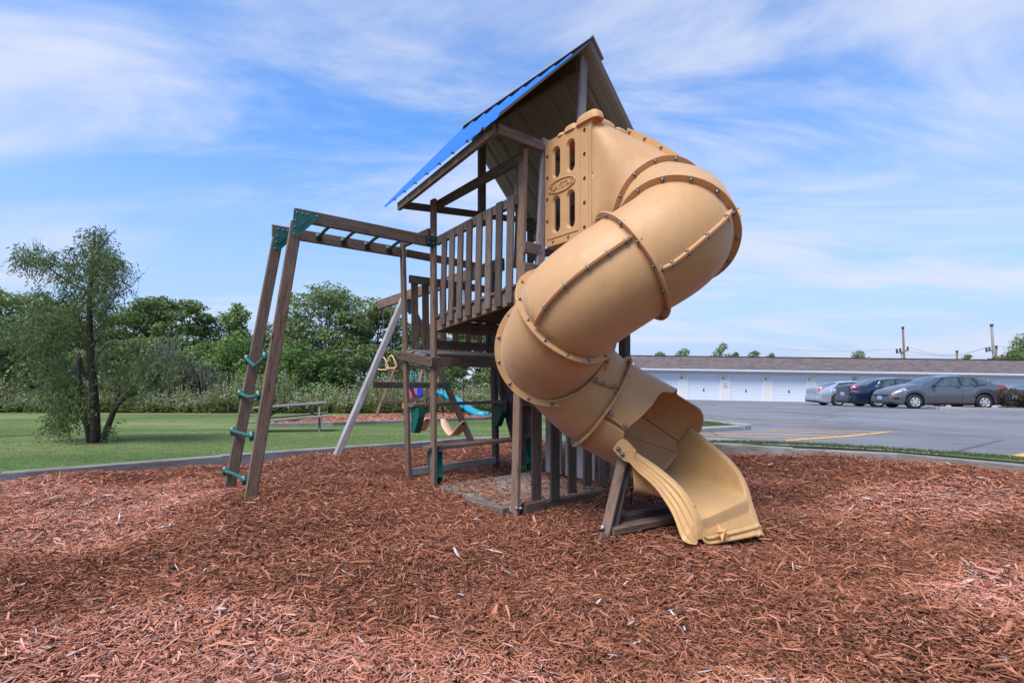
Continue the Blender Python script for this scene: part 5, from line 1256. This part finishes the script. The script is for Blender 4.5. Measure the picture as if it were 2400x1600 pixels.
    C = np.array(C); D = np.array(D); S_ = np.array(S_)[:, None]; D /= np.linalg.norm(D, axis=1)[:, None]; N_ = rng.normal(size=C.shape); N_ -= (N_*D).sum(1)[:, None]*D; N_ /= np.linalg.norm(N_, axis=1)[:, None]
    vs = np.stack([C, C+D*S_*.45+N_*S_*.11, C+D*S_, C+D*S_*.45-N_*S_*.11], 1).reshape(-1, 3); npobj('foliage', vs, np.arange(len(vs)).reshape(-1, 4), M['leaf_willow'], t)
willow()
# trees seen over the garage roof, and at the right edge
for i, (px, py, y, w, fm, lab) in enumerate([(1545, 832, 72, 3.6, 'round', 'small tree top left of two on the garage roof line nearest the slide'), (1598, 826, 72, 4.2, 'round', 'low rounded tree top over the garage roof, second from the slide'), (1692, 812, 70, 3.4, 'round', 'tallest loose tree top rising over the middle left of the garage roof'), (1722, 832, 74, 2.4, 'round', 'small tree top right beside the tallest one over the garage roof'), (1768, 828, 72, 3.6, 'round', 'pale bushy tree top over the garage door numbered 8'), (1806, 833, 74, 2.6, 'round', 'faint low tree top over the garage roof left of the silver car'), (2012, 829, 72, 4.2, 'round', 'wide low tree top over the roof between silver and dark blue cars'), (2262, 836, 72, 2.4, 'round', 'small dark tree top beside the short far utility pole'), (1482, 845, 60, 3.5, 'round', 'dark tree behind the left gable end of the garage')]):
    x = X_(px, y); tree('distant_tree', x, y, Ht(py, x, y)*1.18, w, lab, 'tree tops over the garage roof', 300+i, 'leaf_mid', 4200, .20, 9, fm, lo=.35)
for i, (px, py, y, w, h_) in enumerate([(2400, 775, 58, 7.0, 0), (2372, 812, 56, 4.0, 0), (2480, 745, 62, 8, 0)]):
    x = X_(px, y); tree('distant_tree', x, y, Ht(py, x, y), w, ['big dense green tree at the right edge of the photo beyond the garage', 'lower left flank tree in front of the big dense tree at the right edge', 'tall tree cut off by the right edge of the photo'][i], None, 330+i, 'leaf_dark' if i else 'leaf_mid', 7000, .26, 12, 'cone' if i == 0 else 'round', lo=.2)
def shrub():
    rng = np.random.default_rng(9); x, y = 21.05, 20.75; z0 = G(x, y)+.1; t = thing('barberry_shrub', (x, y, z0), 'low rounded red-green barberry shrub on the kerbed island at the right edge', 'shrub')
    C = [(x+rng.uniform(-.75, 1.5), y+rng.uniform(-.35, .35), z0+rng.uniform(.15, .66)) for _ in range(16)]; vs, fs = leaf_cards(C, [(.38, .34, .26)]*16, .075, rng, 8000, .3); npobj('foliage', vs, fs, M['leaf_shrub'], t)
    m = MB()
    for c in C: m.tube([V(x, y, z0-.1), Vector(c)], [.02, .008], 4)
    m.build('stem', M['bark'], t)
shrub()
# ------------------------------------------------------------------ garage row
def mat_shingle():
    t = NT('asphalt_shingles'); v = t.coord('Object'); n = t.noise(t.coord('Object', (1.2, .5, 5)), 1.6, 5, .65); n2 = t.noise(v, 26, 3, .7)
    c = t.ramp(n, [(.3, (.075, .056, .053)), (.5, (.122, .094, .089)), (.72, (.172, .138, .128))]); c = t.mix(.5, c, t.ramp(n2, [(.3, (.65,)*3), (.7, (1.3,)*3)]), 'MULTIPLY')
    return t.fin(c, .92, 0, .15)
M['shingle'] = mat_shingle()
M['door'] = mat_plain('sky_tinted_door_paint', (.62, .645, .70), .5, 0, .3, .03, 2); M['siding'] = mat_plain('vinyl_siding', (.66, .63, .585), .55, 0, .3, .03, 2); M['gutter'] = mat_plain('white_gutter', (.74, .76, .82), .35, 0, .5, .02)  # white doors: the blue sky's reflection is put into their paint colour
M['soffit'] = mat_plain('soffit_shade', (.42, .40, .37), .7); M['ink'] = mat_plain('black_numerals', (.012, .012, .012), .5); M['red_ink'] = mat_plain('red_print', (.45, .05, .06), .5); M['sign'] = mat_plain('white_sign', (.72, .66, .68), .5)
def garage():
    g = thing('garage_row', (15, 43.8, -.41), 'long low white garage row with numbered doors and brown shingle roof', 'garage')
    U = V(.9945, -.1045, -.0174).normalized(); Nn = V(-.1045, -.9945, 0).normalized(); O = V(15, 43.8, -.41)   # U along the front, Nn towards the camera
    Z = V(0, 0, 1); W = lambda u, d, z: O+U*u+Nn*d+Z*z
    u0, u1 = -4.15, 47.0
    t = MB()
    def blk(m, ua, ub, da, db, za, zb, mi=0): m.add([W(u, d, z) for z in (za, zb) for u, d in ((ua, da), (ub, da), (ub, db), (ua, db))], [(3, 2, 1, 0), (4, 5, 6, 7), (0, 1, 5, 4), (1, 2, 6, 5), (2, 3, 7, 6), (3, 0, 4, 7)], mi)
    blk(t, u0+.1, u1-.1, -7.0, -.12, -.3, 2.45); t.build('wall', M['siding'], g)
    # header band and pillars of lapped siding
    pitch = 3.462; dw = 2.74; doors = []
    n = int((u1-u0)/pitch)
    hd = MB(); blk(hd, u0, u1, -.12, .0, 2.14, 2.5); hd.build('header', M['siding'], g)
    for k in range(-1, n):
        ud = k*pitch; doors.append(ud)
        if ud+dw > u1: break
        # pillar left of this door
        pl, pr = ud-pitch+dw, ud
        if pl < u0: pl = u0
        m = MB(); rows = 19
        for r in range(rows):
            z0, z1 = -.12+r*.12, -.12+(r+1)*.12-.004
            m.add([W(pl, -.12, z0), W(pr, -.12, z0), W(pr, -.12, z1), W(pl, -.12, z1), W(pl, .028, z0), W(pr, .028, z0), W(pr, .012, z1), W(pl, .012, z1)], [(4, 5, 6, 7), (0, 4, 7, 3), (5, 1, 2, 6), (0, 1, 5, 4), (7, 6, 2, 3)])
        m.build('siding_pillar', M['siding'], g)
        dr = bpy.data.objects.new('garage_door', None); link(dr, g); dr.location = (W(ud+dw/2, 0, 0)-g.location)
        for r in range(4):
            m = MB(); za = r*.535; 
            for q in range(2): blk(m, ud+.02, ud+dw-.02, -.11, -.06+.006*q, za+q*.267+.008, za+(q+1)*.267-.008)
            blk(m, ud+.02, ud+dw-.02, -.11, -.072, za, za+.535)
            m.build('door_panel', M['door'], dr)
        m = MB(); blk(m, ud+1.33, ud+1.40, -.06, -.02, .72, .98); blk(m, ud+1.30, ud+1.43, -.06, -.03, .86, .89); m.build('door_handle', M['ink'], dr)
        m = MB(); blk(m, ud-.03, ud+.02, -.12, .035, -.1, 2.16); blk(m, ud+dw-.02, ud+dw+.03, -.12, .035, -.1, 2.16); blk(m, ud, ud+dw, -.12, .03, 2.13, 2.19); m.build('door_trim', M['gutter'], g)
    # roof, fascia, gutter
    r = MB(); e, rg = .55, -3.55
    r.add([W(u0-.3, e, 2.60), W(u1+.3, e, 2.60), W(u1+.3, rg, 3.83), W(u0-.3, rg, 3.83), W(u0-.3, e, 2.66), W(u1+.3, e, 2.66), W(u1+.3, rg, 3.90), W(u0-.3, rg, 3.90)], [(3, 2, 1, 0), (4, 5, 6, 7), (0, 1, 5, 4), (3, 0, 4, 7), (1, 2, 6, 5)])
    r.add([W(u0-.3, rg, 3.83), W(u1+.3, rg, 3.83), W(u1+.3, -7.6, 2.6), W(u0-.3, -7.6, 2.6), W(u0-.3, rg, 3.90), W(u1+.3, rg, 3.90), W(u1+.3, -7.6, 2.66), W(u0-.3, -7.6, 2.66)], [(3, 2, 1, 0), (4, 5, 6, 7), (2, 3, 7, 6)])
    ro = r.build('roof', M['shingle'], g)
    m = MB(); blk(m, u0-.3, u1+.3, rg-.18, rg+.18, 3.87, 3.935); m.build('ridge_cap', M['ink'], ro)
    m = MB(); blk(m, u0-.32, u1+.32, .54, .56, 2.42, 2.61); blk(m, u0-.32, u1+.32, .56, .70, 2.50, 2.605); blk(m, u0-.32, u1+.32, .62, .72, 2.585, 2.615); m.build('gutter', M['gutter'], g)
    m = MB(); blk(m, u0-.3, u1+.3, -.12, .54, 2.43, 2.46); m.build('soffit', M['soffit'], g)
    m = MB(); m.add([W(u0-.02, -.1, 2.4), W(u0-.02, -7.0, 2.4), W(u0-.02, -3.55, 3.8)], [(0, 1, 2)]); blk(m, u0-.34, u0-.29, .5, .56, 2.5, 2.66)
    m.add([W(u0-.32, .56, 2.50), W(u0-.32, .56, 2.68), W(u0-.32, rg, 3.92), W(u0-.32, rg, 3.72), W(u0-.29, .56, 2.50), W(u0-.29, .56, 2.68), W(u0-.29, rg, 3.92), W(u0-.29, rg, 3.72)], [(0, 1, 2, 3), (7, 6, 5, 4), (1, 5, 6, 2), (0, 3, 7, 4)]); m.build('gable_trim', M['gutter'], g)
    m = MB(); blk(m, u0-.05, u0+.03, .0, .09, -.3, 2.5); m.build('downspout', M['gutter'], g)
    for k, num in enumerate(('11', '10', '9', '8', '7', '6', '5', '4', '3')):
        uc = (k-1)*pitch-(pitch-dw)/2-.10; tv, tf = text_mesh(num, .30, .008)
        obj('door_number', [W(uc+v.x*1.0-.06, .034+v.z, 1.86+v.y) for v in tv], tf, M['ink'], g)
    uc = pitch-(pitch-dw)/2+.04
    m = MB(); blk(m, uc-.27, uc+.24, .02, .045, 1.12, 1.60); s = m.build('notice_sign', M['sign'], g)
    for z, wd in ((1.54, .06), (1.44, .40), (1.34, .22), (1.26, .30), (1.17, .42)):
        m = MB(); blk(m, uc-.015-wd/2, uc-.015+wd/2, .045, .049, z-.018, z+.018); m.build('notice_print', M['red_ink'], s)
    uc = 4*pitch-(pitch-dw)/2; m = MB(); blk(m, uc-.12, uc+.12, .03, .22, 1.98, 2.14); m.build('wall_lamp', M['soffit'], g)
garage()
# ------------------------------------------------------------------ cars
def mat_car(name, col, flake=.3):
    t = NT(name); n = t.noise(t.coord('Object'), 3, 3); t.fin(t.mix(n, tuple(x*.92 for x in col), col), .32, flake, .5)
    t.b.inputs['Coat Weight'].default_value = .7; t.b.inputs['Coat Roughness'].default_value = .08; return t.m
M['car_grey'] = mat_car('grey_car_paint', (.105, .108, .130), .45); M['car_navy'] = mat_car('navy_car_paint', (.006, .010, .030), .0); M['car_silver'] = mat_car('silver_car_paint', (.46, .48, .54), .55); M['car_dark'] = mat_car('slate_car_paint', (.05, .07, .115), .4)
def mat_glass():
    t = NT('car_window_glass'); n = t.noise(t.coord('Object', (2.2, 1, 2.8)), 1.5, 2)
    t.fin(t.ramp(n, [(.40, (.035, .05, .054)), (.62, (.06, .085, .09))]), .05, 0, .8); return t.m
M['glass'] = mat_glass(); M['rim'] = mat_plain('wheel_alloy', (.58, .58, .61), .3, .65, .5, .05); M['tail'] = mat_plain('red_lamp_lens', (.48, .012, .02), .2); M['lamp'] = mat_plain('clear_lamp_lens', (.34, .34, .36), .12, .2, .6); M['trim'] = mat_plain('black_trim', (.015, .015, .017), .45); M['chrome'] = mat_plain('chrome_trim', (.62, .62, .64), .15, .9); M['amber'] = mat_plain('amber_lamp', (.6, .22, .03), .3); M['plate'] = mat_plain('licence_plate', (.30, .42, .52), .5)
def car(label, loc, rz, L_, H_, W_, wb, fo, paint, hood_z, deck_z, belt0, belt1, cab, chrome=False, wr=.325, steel=False, rear_hi=False):
    """sedan, x forward. cab = x of windscreen base, roof front, roof rear, rear-window base"""
    t = thing('parked_car', loc, label, 'car', 'cars parked in the lot', rz); f, r = L_/2, -L_/2; xf = f-fo; xr = xf-wb; hw0 = W_/2
    Pm = M[paint]
    def hw(x):
        e = max(0, abs(x)-(L_/2-.75))/.75; e2 = max(0, abs(x)-(L_/2-.20))/.20; return hw0*(1-.15*e**2.2-.13*e2**2)
    def arch(x, lo):
        for xw in (xf, xr):
            d = abs(x-xw)
            if d < wr+.055: lo = max(lo, wr+math.sqrt((wr+.055)**2-d*d)-.0)
        return lo
    def zs(x):   # shoulder
        return float(np.interp(x, [r, r+.12, cab[3], cab[0], f-.55, f-.12, f], [deck_z-.14, deck_z-.06, belt1, belt0, hood_z-.12, hood_z-.25, .60]))
    def zt(x): return float(np.interp(x, [r, r+.06, r+.25, cab[3]-.02, cab[3]+.2, cab[0]-.2, cab[0], f-.62, f-.2, f-.04, f], [deck_z-.10, deck_z-.01, deck_z, deck_z+.04, belt1+.02, belt0+.03, hood_z+.12, hood_z, hood_z-.15, hood_z-.26, .58]))
    xs = sorted(set([r, r+.03, r+.1, r+.2, f-.03, f-.1, f-.2]+list(np.linspace(r, f, 48))+[xw+s*(wr+.055)*k for xw in (xf, xr) for s in (-1, 1) for k in (1.0, .985, .93, .8, .6, .35, .1)]))
    secp = []
    for x in xs:
        h = hw(x); lo = arch(x, .20+.10*max(0, (abs(x)-(L_/2-.35))/.35)); s_, T = zs(x), max(zt(x), zs(x)); s_ = max(s_, lo+.03); T = max(T, s_+.01)
        ha = s_-lo
        secp.append([(0, max(lo, .2)), (h*.80, max(lo, .2)), (h*.955, lo), (h*.985, lo+.12*ha), (h*.975, lo+.30*ha), (h, lo+.46*ha), (h*.995, lo+.64*ha), (h*.978, lo+.72*ha), (h*.965, lo+.92*ha), (h*.93, s_), (h*.86, s_+(T-s_)*.45), (h*.70, s_+(T-s_)*.8), (h*.35, T), (0, T+.01)])
    m = len(secp[0]); vs = []; fs = []
    for x, P in zip(xs, secp):
        e = max(0, abs(x)-(L_/2-.12))
        for (y, z) in P: vs.append((x, y, z))
        for (y, z) in P[::-1][1:-1]: vs.append((x, -y, z))
    K = 2*m-2
    for i in range(len(xs)-1):
        for k in range(K): fs.append((i*K+k, (i+1)*K+k, (i+1)*K+(k+1) % K, i*K+(k+1) % K))
    e0 = [vs[i] for i in range(K)]; e1 = [vs[(len(xs)-1)*K+i] for i in range(K)]; nb_ = len(fs); b0 = len(vs); vs += e0+e1
    fs += [tuple(range(b0, b0+K)), tuple(range(b0+2*K-1, b0+K-1, -1))]
    body = obj('body', vs, fs, Pm, t, True, world=False)
    for p_ in list(body.data.polygons)[nb_:]: p_.use_smooth = False
    def bpt(x, q, off=0, side=1):
        P = []
        j = min(max(int(np.searchsorted(xs, x))-1, 0), len(xs)-2); k = (x-xs[j])/(xs[j+1]-xs[j])
        P = [((1-k)*a[0]+k*b[0], (1-k)*a[1]+k*b[1]) for a, b in zip(secp[j], secp[j+1])]
        i = min(int(q), m-2); w = q-i; y = P[i][0]*(1-w)+P[i+1][0]*w; z = P[i][1]*(1-w)+P[i+1][1]*w
        dy, dz = P[i+1][0]-P[i][0], P[i+1][1]-P[i][1]; l = math.hypot(dy, dz) or 1; return V(x, side*(y+off*dz/l), z-off*dy/l)
    def patch(name, pts, mat, off=.006, side=1, nx=8, par=None):
        """pts: four corners (x, q): x0q0, x1q0, x1q1, x0q1"""
        (xa, qa), (xb, qb), (xc, qc), (xd, qd) = pts; vs = []; fs = []
        for i in range(nx+1):
            for j in range(5):
                a, b = i/nx, j/4; x = (1-b)*((1-a)*xa+a*xb)+b*((1-a)*xd+a*xc); q = (1-b)*((1-a)*qa+a*qb)+b*((1-a)*qd+a*qc); vs.append(bpt(x, q, off, side))
        for i in range(nx):
            for j in range(4):
                q = (i*5+j, (i+1)*5+j, (i+1)*5+j+1, i*5+j+1); fs.append(q if side < 0 else q[::-1])
        return obj(name, vs, fs, mat, par or t, True, world=False)
    # greenhouse
    x0, x1, x2, x3 = cab; prof = [(x3-.02, belt1+.04), (x3+(x2-x3)*.5, belt1+(H_-.06-belt1)*.60), (x2, H_-.075), (x2+(x1-x2)*.35, H_-.012), (x2+(x1-x2)*.65, H_), (x1, H_-.055), (x1+(x0-x1)*.35, H_-.20-.0), (x0, belt0+.035)]
    gx = list(np.linspace(x3-.02, x0, 40)); 
    zr = lambda x: float(np.interp(x, [p[0] for p in prof], [p[1] for p in prof]))
    def gpt(x, v, off=0, side=1):
        b = float(np.interp(x, [x3, x0], [belt1, belt0])) - .0; b = float(np.interp(x, [x3-.02, x3+.5, x0-.5, x0], [belt1-.02, belt1, belt0, belt0-.02])); T = zr(x); yb = hw(x)*.925; yt = hw0*.66
        k = (T-b)/(H_-b); ye = yb+(yt-yb)*min(1, max(0, k))
        if v <= 1: y = yb+(ye-yb)*v; z = b+(T-.05*max(0, k)-b)*v; n = V(0, .92, .38)
        else: w = v-1; y = ye*(1-w)-.0; z = T-.05*max(0, k)+.05*max(0, k)*math.sin(w*1.57); n = V(0, .3, .95)
        return V(x, side*(y+off*n.y), z+off*n.z)
    vs = []; fs = []; vv = [0, .33, .66, .95, 1, 1.08, 1.2, 1.5, 2]; Kg = len(vv)
    for x in gx:
        for v in vv: vs.append(gpt(x, v))
        for v in vv[::-1][1:]: vs.append(gpt(x, v, 0, -1))
    K2 = 2*Kg-1
    for i in range(len(gx)-1):
        for k in range(K2-1): fs.append((i*K2+k, (i+1)*K2+k, (i+1)*K2+k+1, i*K2+k+1))
    obj('cabin', vs, fs, Pm, t, True, world=False)
    def gpatch(name, xb0, xb1, xt1, xt0, v0, v1, mat, off=.006, side=1, nx=10):
        vs = []; fs = []
        for i in range(nx+1):
            for j in range(5):
                a, b = i/nx, j/4; x = (1-b)*((1-a)*xb0+a*xb1)+b*((1-a)*xt0+a*xt1); vs.append(gpt(x, v0+(v1-v0)*b, off, side))
        for i in range(nx):
            for j in range(4):
                q = (i*5+j, (i+1)*5+j, (i+1)*5+j+1, i*5+j+1); fs.append(q if side < 0 else q[::-1])
        return obj(name, vs, fs, mat, t, True, world=False)
    xm = (x1+x2)/2-.06; fx = x0-.42
    for s in (-1, 1):
        gpatch('window_surround', x3+.35, x0-.22, x1-.06, x2+.02, .02, .93, M['trim'] if not chrome else M['trim'], .004, s, 16)
        for (a, b, c, d) in ((xm+.05, x0-.40, x1-.15, xm+.06), (x2-.02, xm-.04, xm-.02, x2+.15)): gpatch('side_window', a, b, c, d, .07, .86, M['glass'], .009, s)
        gpatch('quarter_window', x3+.44, x2-.09, x2+.02, x2-.09, .10, .78, M['glass'], .009, s, 6)
        if chrome:
            pts = [gpt(x, .03, .012, s) for x in np.linspace(x3+.36, x0-.25, 14)]+[gpt(x1-.05, .94, .012, s)]+[gpt(x, .95, .012, s) for x in np.linspace(x1-.1, x2+.02, 10)]+[gpt(x3+.36, .05, .012, s)]
            obj('window_chrome', *tube_geo(pts, .011, 5), M['chrome'], t, True, world=False)
        m_ = MB().ball((x0-.42, s*(hw0+.075), belt0+.085), .105, sc=(.65, .95, .68)); m_.build('wing_mirror', M['trim'] if not chrome else Pm, t, True, world=False)
        for xh in (xm+.16, x2+.08): patch('door_handle', [(xh-.10, 8.1), (xh+.10, 8.1), (xh+.10, 8.55), (xh-.10, 8.55)], M['trim'], .022, s, 4)
        for xd in (xm, x2-.16, x0-.28): patch('door_gap', [(xd-.006, 3.2), (xd+.006, 3.2), (xd+.006+(.12 if xd == x2-.16 else 0), 8.9), (xd-.006+(.12 if xd == x2-.16 else 0), 8.9)], M['trim'], .0025, s, 1)
        patch('sill', [(xr+.45, 2.0), (xf-.45, 2.0), (xf-.45, 2.75), (xr+.45, 2.75)], M['trim'], .004, s)
        patch('headlight', [(f-.60, 9.2), (f-.10, 7.2), (f-.05, 9.2), (f-.52, 10.4)], M['lamp'], .010, s); patch('indicator', [(f-.14, 7.2), (f-.07, 7.0), (f-.05, 8.0), (f-.12, 8.2)], M['amber'], .014, s, 3)
        patch('tail_light', [(r+.42, 9.0), (r+.05, 7.2), (r+.03, 9.2), (r+.30, 9.6)], M['tail'], .010, s); patch('reverse_light', [(r+.20, 8.4), (r+.05, 7.9), (r+.04, 8.7), (r+.16, 9.0)], M['lamp'], .016, s, 4)
        patch('fog_lamp', [(f-.30, 4.6), (f-.12, 4.2), (f-.12, 5.4), (f-.26, 5.4)], M['trim'], .008, s, 4)
        if chrome: patch('bumper_strip', [(r+.34, 6.5), (r+.03, 6.5), (r+.03, 6.8), (r+.34, 6.8)], M['chrome'], .012, s)
    def gscreen(name, xa, xb, w0, w1):
        vs = []; fs = []
        for i in range(9):
            x = xa+(xb-xa)*i/8
            for j in range(9): s = 1 if j >= 4 else -1; k = abs(j-4)/4; p = gpt(x, 2-k*.92, .012, s); vs.append(p)
        for i in range(8):
            for j in range(8): q = (i*9+j, i*9+j+1, (i+1)*9+j+1, (i+1)*9+j); fs.append(q)
        obj(name, vs, fs, M['glass'], t, True, world=False)
    gscreen('windscreen', x1+.06, x0-.06, 0, 0); gscreen('rear_window', x3+.08, x2-.05, 0, 0)
    m_ = MB(); m_.box((f-.005, 0, .52), (.03, 1.1, .20)); m_.box((f-.02, 0, .30), (.03, 1.2, .13)); m_.build('grille', M['trim'], t, world=False)
    MB().box((f+.032, 0, .48), (.02, .31, .16)).build('front_plate', M['plate'], t, world=False); MB().box((r-.008, 0, .68), (.02, .36, .17)).build('rear_plate', M['plate'], t, world=False)
    MB().box((r+.0, 0, .27), (.10, W_*.70, .10)).build('rear_valance', M['trim'], t, world=False)
    for xe, nm_ in ((r+.03, 'rear_bumper'), (f-.06, 'front_bumper')):
        bm_ = MB().box((xe, 0, .42), (.16, W_*.80, .26)).build(nm_, Pm, t, world=False); bv = bm_.modifiers.new('b', 'BEVEL'); bv.width = .06; bv.segments = 3
    MB().box((r-.004, 0, deck_z-.30), (.012, W_*.62, .012)).build('boot_gap', M['trim'], t, world=False)
    # wheels
    def wheel():
        w = bpy.data.objects.new('wheel', None); link(w, t); prof = [(.55, -.10), (.66, -.108), (.90, -.105), (.98, -.085), (1.0, -.05), (1.0, .05), (.98, .085), (.90, .105), (.66, .108), (.60, .10), (.58, .07)]
        n = 28; vs = []; fs = []
        for k in range(n):
            a = 2*math.pi*k/n
            for q, y in prof: vs.append((q*wr*math.cos(a), y, q*wr*math.sin(a)))
        p = len(prof)
        for k in range(n):
            for j in range(p-1): fs.append((k*p+j, k*p+j+1, ((k+1) % n)*p+j+1, ((k+1) % n)*p+j))
        obj('tyre', vs, fs, M['black'], w, True, world=False)
        m_ = MB(); R0 = wr*.615
        vs = []; fs = []
        for k in range(n):
            a = 2*math.pi*k/n
            for q, y in ((R0, .098), (R0*.93, .103), (R0*.86, .085), (R0*.84, .0)): vs.append((q*math.cos(a), y, q*math.sin(a)))
        for k in range(n):
            for j in range(3): fs.append((k*4+j, k*4+j+1, ((k+1) % n)*4+j+1, ((k+1) % n)*4+j))
        m_.add(vs, fs); ns = 7 if steel else 6
        for k in range(ns):
            a = 2*math.pi*k/ns; ca, sa = math.cos(a), math.sin(a); vs = []
            for q, hwid, y in ((.0, .034, .100), (R0*.5, .038, .104), (R0*.9, .055, .098)):
                for s in (-1, 1):
                    for yy in (y, y-.03): vs.append((q*ca-s*hwid*sa, yy, q*sa+s*hwid*ca))
            fs = []
            for i in range(2): b = i*4; fs += [(b, b+2, b+6, b+4), (b, b+4, b+5, b+1), (b+2, b+3, b+7, b+6)]
            m_.add(vs, fs)
        m_.tube([V(0, .09, 0), V(0, .112, 0)], R0*.24, 12); m_.build('rim', M['rim'], w, world=False)
        MB().tube([V(0, -.05, 0), V(0, .03, 0)], R0*.86, 20).build('brake_disc', M['trim'], w, world=False); return w
    w0 = wheel(); first = True
    for x in (xf, xr):
        for s in (-1, 1):
            w = w0 if first else copy_tree(w0, t); first = False
            w.location = (x, s*(hw0-.125), wr); w.rotation_euler = (0, 0, 0 if s > 0 else math.pi)
    MB().box((0, 0, .24), (L_*.82, W_*.7, .12)).build('underbody', M['trim'], t, world=False); return t
def place(x, y): return (x, y, float(lot_z(x, y))+.006)
# grey sedan facing left, its tail a little nearer the camera
car('dark grey sedan facing left, nearest of the parked cars', place(18.62, 22.45), R(180-8), 4.53, 1.466, 1.82, 2.65, .90, 'car_grey', .98, 1.10, .93, 1.03, (1.12, .28, -1.02, -1.72))
car('navy blue sedan with chrome window trim, tail to the left behind the grey car', place(19.25, 25.6), R(-8), 5.05, 1.49, 1.85, 2.81, 1.05, 'car_navy', 1.0, 1.12, .95, 1.03, (1.10, .25, -1.12, -1.80), chrome=True, wr=.345, steel=True)
car('silver sedan parked farthest left, tail to the left before the garage doors', place(19.85, 29.6), R(-6), 4.84, 1.45, 1.83, 2.83, .95, 'car_silver', .98, 1.10, .93, 1.03, (1.15, .25, -1.25, -1.95), wr=.34, steel=True)
car('slate blue car mostly hidden behind the barberry shrub at the right edge', place(28.2, 26.6), R(4), 4.6, 1.42, 1.8, 2.7, .9, 'car_dark', .98, 1.10, .94, 1.03, (1.1, .25, -1.1, -1.75))
# ------------------------------------------------------------------ utility poles and their wires
M['pole'] = mat_plain('creosoted_pole', (.17, .115, .09), .9, 0, .1, .3, 2); M['pole_grey'] = mat_plain('weathered_pole', (.23, .20, .195), .9, 0, .1, .3, 2); M['insul'] = mat_plain('dark_insulator', (.05, .05, .06), .4)
def pole(px0, py0, px1, py1, y, mat, label, arm=None, r=.16):
    P = lambda px, py: V((px-1200)/1200*y, y, CAMZ+(895-py)*y/1200); a, b = P(px0, py0), P(px1, py1); d = (b-a)/(a.z-b.z); base = a+d*(a.z-G(b.x, y)); t = thing('utility_pole', base, label, 'utility pole')
    tube('pole', [base, a], [r*1.2, r], M[mat], t, 8); tube('pole_cap', [a, a+V(0, 0, .3)], r*1.35, M['insul'], t, 8); pts = []
    if arm:
        p, q = P(*arm[0]), P(*arm[1]); board('cross_arm', p, q, .22, .24, M['pole_grey'], t, V(0, 1, 0))
        for f in (.04, .32, .96):
            c = p.lerp(q, f); MB().tube([c, c+V(0, 0, .55)], .14, 6).build('insulator', M['insul'], t); pts.append(c+V(0, 0, .55))
    return pts
a_ = pole(2116, 770, 2119.5, 843, 75, 'pole', 'brown leaning utility pole with cross arm behind the garage, left of the two tall ones', ((2101, 826.5), (2128.5, 821)), .13)
b_ = pole(2324, 764, 2330, 847, 75, 'pole_grey', 'tall grey utility pole with cross arm near the right edge tree', ((2311, 823), (2336.5, 819)), .155)
pole(2335, 814, 2335, 847, 82, 'pole', 'thin brown pole right beside the tall grey utility pole', None, .12); pole(2242.8, 825, 2243, 846, 95, 'pole', 'short stub of a far pole between the two tall utility poles', None, .16); pole(2113, 829, 2114, 846, 90, 'pole_grey', 'thin grey pole just left of the brown leaning utility pole', None, .12)
wr_ = thing('power_line', a_[2], 'thin sagging wires strung between the two tall utility poles', 'power line')
for i, (p, q) in enumerate(((a_[2], b_[0]), (a_[1], b_[1]), (b_[2], b_[2]+V(16, 2, .2)), (a_[0], a_[0]+V(-16, 3, .3)))):
    pts = [p.lerp(q, k/14)-V(0, 0, (1.2 if i < 2 else .4)*math.sin(math.pi*k/14)) for k in range(15)]; tube('wire', pts, .016, M['insul'], wr_, 4)
